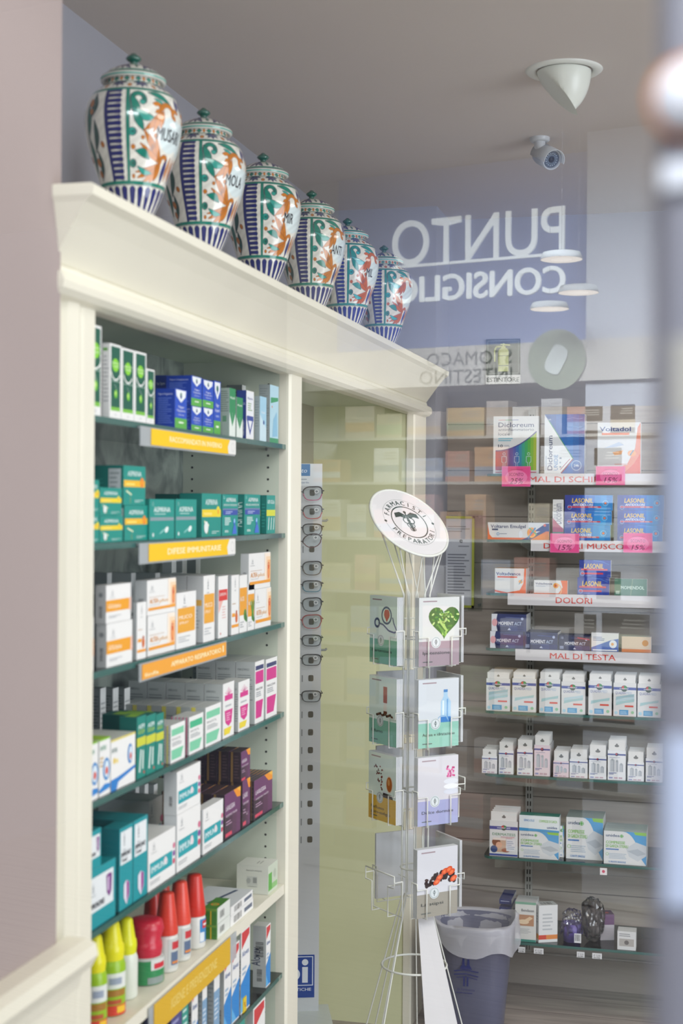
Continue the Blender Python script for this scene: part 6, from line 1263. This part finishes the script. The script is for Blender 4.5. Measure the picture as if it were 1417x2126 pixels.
def crumple(name, P, w, d, h, mat, parent, seed=1, amp=.18):
    rnd = random.Random(seed); bm = bmesh.new(); bmesh.ops.create_icosphere(bm, subdivisions=4, radius=1)
    from mathutils import noise
    for v in bm.verts:
        n_ = noise.noise(v.co * 2.3 + Vector((seed * 5, 0, 0))) + .5 * noise.noise(v.co * 6 + Vector((0, seed * 3, 0))); q = 1 + amp * n_
        x, y, z = v.co; v.co = Vector((x * w / 2 * q, y * d / 2 * q, max(0, (z * q + 1) / 2) * h))
    me = bpy.data.meshes.new(name); bm.to_mesh(me); bm.free(); me.materials.append(mat); o = bpy.data.objects.new(name, me); COL.objects.link(o); o.location = P
    if parent: o.parent = parent
    if name == 'brace': me.polygons.foreach_set('use_smooth', [True] * len(me.polygons))
    return o
M_VIOLET = plain('violet_plastic', '#5a4a94', .35); M_DARKF = plain('dark_brown_neoprene', '#4a4240', .8, noise=.2, scale=20)
P = at(1186, 1955, Y=YS + .06); e = empty('bagged_jar', (P.x, P.y, ZB[7]), 0, 'violet plastic cup wrapped in a clear crinkled bag with barcode', 'jar', LG)
MB().lathe([(0, .001), (.026, .001), (.032, .06), (.03, .06), (.025, .006), (0, .006)], n=28, caps=False).build('cup', M_VIOLET, e); crumple('bag', (0, 0, .001), .07, .06, .105, M_BAG, e, 2, .3)
m, f1, f2, f3 = carton(.022, .001, .03, '#e6e6ea'); f1.bars(.1, .2, .9, .9, n=10); o = m.build('barcode_label', M_CARD, e, (.012, -.044, .008))
P = at(1229, 1950, Y=YS + .075); e = empty('bagged_brace', (P.x, P.y, ZB[7]), 0, 'dark bulky brace in clear plastic on the lowest shelf', 'brace', LG)
crumple('brace', (0, .0, .001), .062, .06, .13, M_DARKF, e, 5, .35); crumple('bag', (0.0, 0.0, .001), .074, .074, .14, M_BAG, e, 7, .3)
for x0, x1, y, lab in ((1076, 1090, 1966, 'by the bin'), (1108, 1128, 1969, 'under the orange and red footed carton'), (1197, 1213, 1979, 'round cornered, under the bagged cup'), (1229, 1249, 1984, 'under the bagged brace')):
    m, f1, f2, f3 = carton(at(x1, y, Y=YS).x - at(x0, y, Y=YS).x, .001, .018, '#e0e0e2'); f1.text('€ 12,50', .5, .4, .36, '#3a3a40', fit=.7, al='c'); f1.bars(.15, .08, .85, .28, n=12)
    o = m.build('price_label', M_PAPER, None, (at(x0, y, Y=YS).x, YS - .0062, ZB[7] - .031)); tag(o, 'small white price label on the lowest shelf edge, ' + lab, 'price tag', 'price labels on the lowest shelf')
m, f1, f2, f3 = carton(.022, .001, .022, '#e6dfe0'); f1.circ(.5, .5, .22, '#c8405c'); o = m.build('price_label', M_PAPER, None, (at(1245, 1810, Y=YS).x, YS - .0062, ZB[6] - .033)); tag(o, 'white label with a red dot on the gauze shelf edge', 'price tag')

# =====================================================================  WASTE BIN
P = at(990, 2000, Y=4.36); bx, by = P.x - .01, 4.36; zr2 = at(990, 1912, Y=by).z
bin_ = empty('waste_bin', (bx, by, 0), 0, 'grey translucent waste bin with a blue emblem before the back shelves', 'bin')
M_BIN = M_tl('smoky_translucent_plastic', '#6c6f88', .22); M_LINER = M_tl('milky_bin_liner', '#dfdfe8', .5)
def sup(rx, ry, n=56, p=.75):
    o = []
    for i in range(n):
        a = 2 * math.pi * i / n; c, s_ = math.cos(a), math.sin(a); o.append((rx * abs(c) ** p * (1 if c > 0 else -1), ry * abs(s_) ** p * (1 if s_ > 0 else -1)))
    return o
n = 56; levels = [(0, .085, .075), (.01, .09, .08), (zr2 * .5, .105, .093), (zr2 - .02, .118, .104), (zr2 - .016, .124, .11), (zr2, .124, .11)]
m = MB(); vs = []
for z, rx, ry in levels: vs += [(x, y, z + .002) for x, y in sup(rx, ry)]
for z, rx, ry in levels[::-1]: vs += [(x, y, z + (.005 if z < .01 else .002)) for x, y in sup(rx - .0025, ry - .0025)]
L = len(levels) * 2
m.add(vs, [(i * n + j, i * n + (j + 1) % n, (i + 1) * n + (j + 1) % n, (i + 1) * n + j) for i in range(L - 1) for j in range(n)], mi=0, smooth=True); m.add(vs, [tuple(range(n))[::-1], tuple(range((L - 1) * n, L * n))]); m.build('bucket', M_BIN, bin_)
# liner: inside skin, over the rim, hanging ragged outside
rnd = random.Random(4); m = MB(); vs = []; rows = []
for li, (z, s_, o_) in enumerate(((.02, .70, 0), (zr2 * .5, .8, 0), (zr2 - .03, .92, 0), (zr2 + .003, 1.0, 0), (zr2 + .012, 1.03, 0), (zr2 + .002, 1.07, .2), (zr2 - .03, 1.08, .5), (zr2 - .06, 1.11, 1.0))):
    for j, (x, y) in enumerate(sup(.124, .11)):
        a = 2 * math.pi * j / n; dr = 1 + (.03 * math.sin(a * 7 + li) + .02 * math.sin(a * 13 + 2 * li)) * (1 if li not in (3, 4) else .5)
        hang = (.035 * math.sin(a * 1 + 2.2) + .012 * math.sin(a * 5)) * o_; up_ = .014 * max(0, math.sin(a * 2 + 1.0)) if li >= 3 else 0
        # the liner hangs lowest at the front right
        if o_: hang -= .05 * o_ * max(0, math.cos(a - math.radians(-35)))
        vs.append((x * s_ * dr, y * s_ * dr, z + hang + up_))
m.add(vs, [(i * n + j, i * n + (j + 1) % n, (i + 1) * n + (j + 1) % n, (i + 1) * n + j) for i in range(7) for j in range(n)], smooth=True); m.add(vs, [tuple(range(n))])
m.build('liner', M_LINER, bin_)
m = MB(); W, H = .075, .11; zz0 = zr2 * .47
def bf(u, v): return (u, v)
f = Face(m, (-.045, -.1045, zz0), (W, 0, 0), (0, .006, H)); NV = '#2c3470'
for u in (.38, .58): f.poly([(u - .16, .62), (u + .16, .62), (u + .05, .74), (u + .04, .9), (u - .04, .9), (u - .05, .74)], NV)
f.path([(.0, .55), (.4, .6), (1, .56)], .03, NV); f.path([(.0, .46), (.5, .5), (1, .44)], .03, NV); f.path([(.1, .38), (.5, .42), (.95, .36)], .02, NV)
for u in (.42, .56): f.rect(u - .035, .16, u + .035, .42, NV)
f.text('la farmacia', .5, .04, .07, NV, fit=.7, al='c', shear=.2); f.lines(.1, -.04, .95, 0, 1, NV, .5); m.build('emblem', M_PAPER, bin_)
m = MB(); m.add([(x * .6 - .01, y * .6, .05 + .015 * math.sin(i)) for i, (x, y) in enumerate(sup(.1, .09, 24))], [tuple(range(24))], '#c9b84a'); MBx = m.build('waste_paper', M_PAPER, bin_)

# =====================================================================  SHOP WINDOW
pane_c = pP
def pw(s, dn, z): v = pP + pT * s + pN * dn; return Vector((v.x, v.y, z))
m = MB(); s0, s1 = -.72, .118
m.add([pw(s0, 0, .1), pw(s1, 0, .1), pw(s1, 0, 2.5), pw(s0, 0, 2.5)], [(0, 1, 2, 3)])
pane = m.build('window_1', M_PANE); struct(pane)
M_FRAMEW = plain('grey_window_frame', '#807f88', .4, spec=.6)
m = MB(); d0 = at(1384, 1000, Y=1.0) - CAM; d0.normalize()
# mullion added for the blurred right-hand smear, its left edge at the picture column 1384
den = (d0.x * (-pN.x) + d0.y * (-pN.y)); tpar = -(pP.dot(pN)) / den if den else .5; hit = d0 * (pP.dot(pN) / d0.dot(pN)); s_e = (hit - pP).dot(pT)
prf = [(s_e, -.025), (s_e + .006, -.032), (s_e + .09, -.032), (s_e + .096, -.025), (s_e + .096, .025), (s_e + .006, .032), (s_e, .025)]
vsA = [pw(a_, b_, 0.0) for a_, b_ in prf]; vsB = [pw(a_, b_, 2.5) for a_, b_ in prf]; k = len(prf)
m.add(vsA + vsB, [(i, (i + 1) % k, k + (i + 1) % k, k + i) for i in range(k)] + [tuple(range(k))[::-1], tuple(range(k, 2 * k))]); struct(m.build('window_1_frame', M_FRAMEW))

# plates, strip and dome added on the frame to imitate a blurred bright reflection
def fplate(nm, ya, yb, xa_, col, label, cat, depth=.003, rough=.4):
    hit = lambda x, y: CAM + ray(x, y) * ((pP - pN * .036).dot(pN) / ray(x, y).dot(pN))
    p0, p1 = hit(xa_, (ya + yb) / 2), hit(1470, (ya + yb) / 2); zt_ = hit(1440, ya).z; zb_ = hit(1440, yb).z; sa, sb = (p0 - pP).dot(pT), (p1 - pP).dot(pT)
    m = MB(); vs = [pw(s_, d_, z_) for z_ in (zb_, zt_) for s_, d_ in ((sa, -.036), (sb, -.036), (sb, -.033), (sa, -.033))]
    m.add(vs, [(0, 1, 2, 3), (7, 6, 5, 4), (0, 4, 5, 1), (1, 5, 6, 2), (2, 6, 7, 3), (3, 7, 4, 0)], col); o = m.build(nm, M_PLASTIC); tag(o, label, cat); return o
fplate('smear_plate', 700, 868, 1392, '#a5a199', 'beige plate standing in for a bright smear, above the pale blue one', 'notice')
fplate('smear_plate', 872, 1392, 1384, '#9ba3b8', 'tall pale blue plate standing in for a bright smear at the right border', 'notice')
fplate('smear_plate', 1532, 1890, 1378, '#b6bfd4', 'whitest plate standing in for a bright smear, below the other two', 'notice')
fplate('smear_strip', 332, 386, 1372, '#d6d8de', 'thin white strip standing in for a blurred reflection near the top right', 'label')
hit = CAM + ray(1432, 205) * ((pP - pN * .034).dot(pN) / ray(1432, 205).dot(pN)); sn = empty('blob_dome', hit, -PT, 'round white dome with orange ring standing in for a blurred lamp reflection', 'sensor')
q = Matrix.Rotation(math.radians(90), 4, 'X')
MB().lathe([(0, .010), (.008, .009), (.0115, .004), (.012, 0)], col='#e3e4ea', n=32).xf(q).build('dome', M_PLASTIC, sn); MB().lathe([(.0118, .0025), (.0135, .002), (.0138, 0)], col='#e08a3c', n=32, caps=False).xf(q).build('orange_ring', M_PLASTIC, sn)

# =====================================================================  THE ROOM BEHIND THE WINDOW, SEEN ONLY AS A REFLECTION
YR = -4.9
x701 = rat(701, 500, YR).x; x1217 = rat(1217, 500, YR).x; xa, xb = sorted((x701, x1217))
zsh = rat(900, 718, YR).z; zceil = rat(900, 352, YR).z
struct(MB().box(min(xa, xb), YR - .1, 0, max(xa, xb), YR, zceil).build('wall_rear_room', plain('blue_grey_feature_wall', '#848fb2', .8)))
x1 = rat(1217, 500, YR + .3).x; sg = 1 if rat(1300, 500, YR).x > rat(1217, 500, YR).x else -1
xe = rat(1600, 500, YR + .3).x
struct(MB().box(min(x1, xe), YR - .1, 0, max(x1, xe), YR + .3, zceil).build('wall_rear_pillar', plain('white_pillar_paint', '#b0b0b2', .8)))
x595 = rat(592, 500, YR).x
struct(MB().box(min(x701, x595), YR - .1, 0, max(x701, x595), YR - .02, zceil).build('wall_rear_jamb', plain('cream_jamb_paint', '#b9b4a8', .8)))
struct(MB().box(-6.0, YR - .3, zceil, 2.0, -2.4, zceil + .05).build('ceiling_rear_room', M_CEIL))
# lettering PUNTO / CONSIGLIO on the rear wall
def rearbox(x0, x1_, y0, y1, Y=YR + .004):
    a = rat(x0, (y0 + y1) / 2, Y); b = rat(x1_, (y0 + y1) / 2, Y); t = rat((x0 + x1_) / 2, y0, Y); c = rat((x0 + x1_) / 2, y1, Y); return a.x, b.x, c.z, t.z
LM = plain('glowing_white_letters', '#f2f6f2', .5, emit=1.6)  # glow added so the words stand out in the reflection
sgn = empty('wall_lettering', (rat(990, 545, YR).x, YR, rat(990, 545, YR).z), math.radians(180), 'white raised words PUNTO CONSIGLIO on the blue wall, seen mirrored in the window', 'sign')
def word(s, x0, x1_, y0, y1, bold, nm):
    a, b, c, t = rearbox(x0, x1_, y0, y1); W = abs(b - a); H = t - c; vs, fs, w = text_geo(s, bold, 8); m = MB(); sx = W / w; sy = H / .72; ox = max(a, b)
    v1 = [(x * sx, 0, y * sy) for x, y in vs]; nn = len(v1)
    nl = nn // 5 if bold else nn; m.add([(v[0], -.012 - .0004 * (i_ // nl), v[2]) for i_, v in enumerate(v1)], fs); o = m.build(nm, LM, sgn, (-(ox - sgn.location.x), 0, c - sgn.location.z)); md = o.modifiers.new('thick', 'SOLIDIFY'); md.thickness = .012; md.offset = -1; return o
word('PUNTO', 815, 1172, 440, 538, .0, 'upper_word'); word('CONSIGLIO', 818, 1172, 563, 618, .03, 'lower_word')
a, b, c, t = rearbox(815, 1200, 540, 545); MB().box(-abs(b - a) / 2, -.01, 0, abs(b - a) / 2, -.001, .012).build('underline', LM, sgn, (-((a + b) / 2 - sgn.location.x), 0, (c + t) / 2 - sgn.location.z))
# shelving with goods below the words
ys = [718, 800, 905, 1000, 1120, 1235, 1350, 1480, 1615, 1750, 1900]
a, b, _, _ = rearbox(640, 1400, 700, 720, YR + .3); xl, xr_ = min(a, b), max(a, b)
rs = empty('rear_shelving', ((xl + xr_) / 2, YR, 0), 0, 'beige shelving wall with header board, seen only mirrored in the window', 'shelving')
def rpart(nm, x0, z0, x1_, z1, y0, y1, col): return MB().box(x0 - rs.location.x, y0 - YR, z0, x1_ - rs.location.x, y1 - YR, z1, col).build(nm, M_CARD, rs)
rz = [rat(1000, y, YR + .3).z for y in ys]
rpart('back_board', xl, 0, xr_, rz[0], YR + .002, YR + .02, '#9b8f86'); rpart('header_board', xl, rz[1], xr_, rz[0], YR + .02, YR + .33, '#bdb5a6')
m = MB(); ax, bx_, c, t = rearbox(880, 1070, 728, 795, YR + .335); f = Face(m, (-(min(ax, bx_) - rs.location.x) * 0, 0, 0), (.001, 0, 0), (0, 0, .001)); 
for z in rz[2:]: rpart('shelf', xl, max(z - .012, .01), xr_, max(z, .03), YR + .02, YR + .32, '#a8a296')
for z in (rz[3], rz[6]): pass
def rtext(s, x0, x1_, y0, y1, col):
    Y = YR + .333; a, b, c, t = rearbox(x0, x1_, y0, y1, Y); vs, fs, w = text_geo(s); m = MB(); sx = abs(b - a) / w; sy = (t - c) / .72; ox = max(a, b)
    m.add([(ox - x * sx - rs.location.x, Y - YR, c + y * sy) for x, y in vs], [q[::-1] if False else q for q in fs], col); m.build('shelf_words', M_CARD, rs)
rtext('STOMACO', 885, 1062, 728, 757, '#6c6a5c'); rtext('INTESTINO', 870, 1062, 765, 795, '#6c6a5c')
ax, bx_, c, t = rearbox(1095, 1215, 688, 805, YR + .34); m = MB(); cx_ = (ax + bx_) / 2 - rs.location.x; cz = (c + t) / 2; rr_ = abs(bx_ - ax) / 2
pts = [(cx_ + rr_ * math.cos(2 * math.pi * i / 40), YR + .34 - YR, cz + rr_ * math.sin(2 * math.pi * i / 40)) for i in range(40)]; m.add(pts, [tuple(range(40))[::-1]], '#8f9478'); 
pts = [(cx_ + rr_ * q * math.cos(t_), .345, cz + rr_ * q2 * math.sin(t_)) for t_, q, q2 in [(2 * math.pi * i / 24, .35 + .12 * math.sin(4 * math.pi * i / 24), .5) for i in range(24)]]; m.add(pts, [tuple(range(24))[::-1]], '#dfe2d4'); m.build('round_emblem', M_CARD, rs)
rnd = random.Random(11); cols = ['#b0aaa2', '#b8b4ac', '#b08660', '#b09468', '#aea89e', '#a87868', '#b6b2ac', '#929878', '#a89888', '#828a94', '#b0a084']
for i in range(2, 10):
    x = xl + .03; z0 = max(rz[i], .03); k_ = 0
    while x < xr_ - .25:
        w_ = rnd.uniform(.09, .2); h_ = min((rz[i - 1] - rz[i]) * rnd.uniform(.45, .8), .22)
        if rnd.random() < .85:
            c1 = rnd.choice(cols); m = MB(); m.box(0, 0, 0, w_, .1, h_, c1); f = Face(m, (w_, .1, 0), (-w_, 0, 0), (0, 0, h_)); f.rect(.0, rnd.uniform(.1, .3), 1, rnd.uniform(.4, .55), rnd.choice(cols)); f.lines(.1, .65, .8, .9, 3, '#8a8478', .4)
            o = m.build('goods_box', M_CARD, None, (x, YR + .2, z0 + .0006)); tag(o, None, 'box', 'goods on the mirrored shelving'); o['label'] = 'carton on the rear room shelving, seen only faintly mirrored in the window'
        x += w_ + rnd.uniform(.01, .04)
# pendant lamps of the rear room
M_LAMPG = plain('lit_lamp_disc', '#fff6ea', .5, emit=5.0)
for i, (x, y) in enumerate(((1165, 539), (1200, 608), (1140, 642))):
    P = rat(x, y, YR + 1.0 - .2 * i); e = empty('pendant_lamp', P, 0, 'lit round pendant lamp of the rear room, mirrored as the %s pale oval' % ('highest', 'middle', 'lowest')[i], 'lamp', 'lamps mirrored in the window'); r_ = .075
    MB().lathe([(0, .0), (r_, 0), (r_, -.0)], caps=False, n=32).build('light_disc', M_LAMPG, e); MB().lathe([(0, .03), (r_ * .9, .025), (r_ * 1.04, .0), (r_ * 1.0, .0)], n=32, caps=False).build('lamp_shade', M_WHITE, e)
    MB().tube([(0, 0, .028), (0, 0, zceil - P.z)], .0006, n=6).build('cord', M_FRAMEW, e)
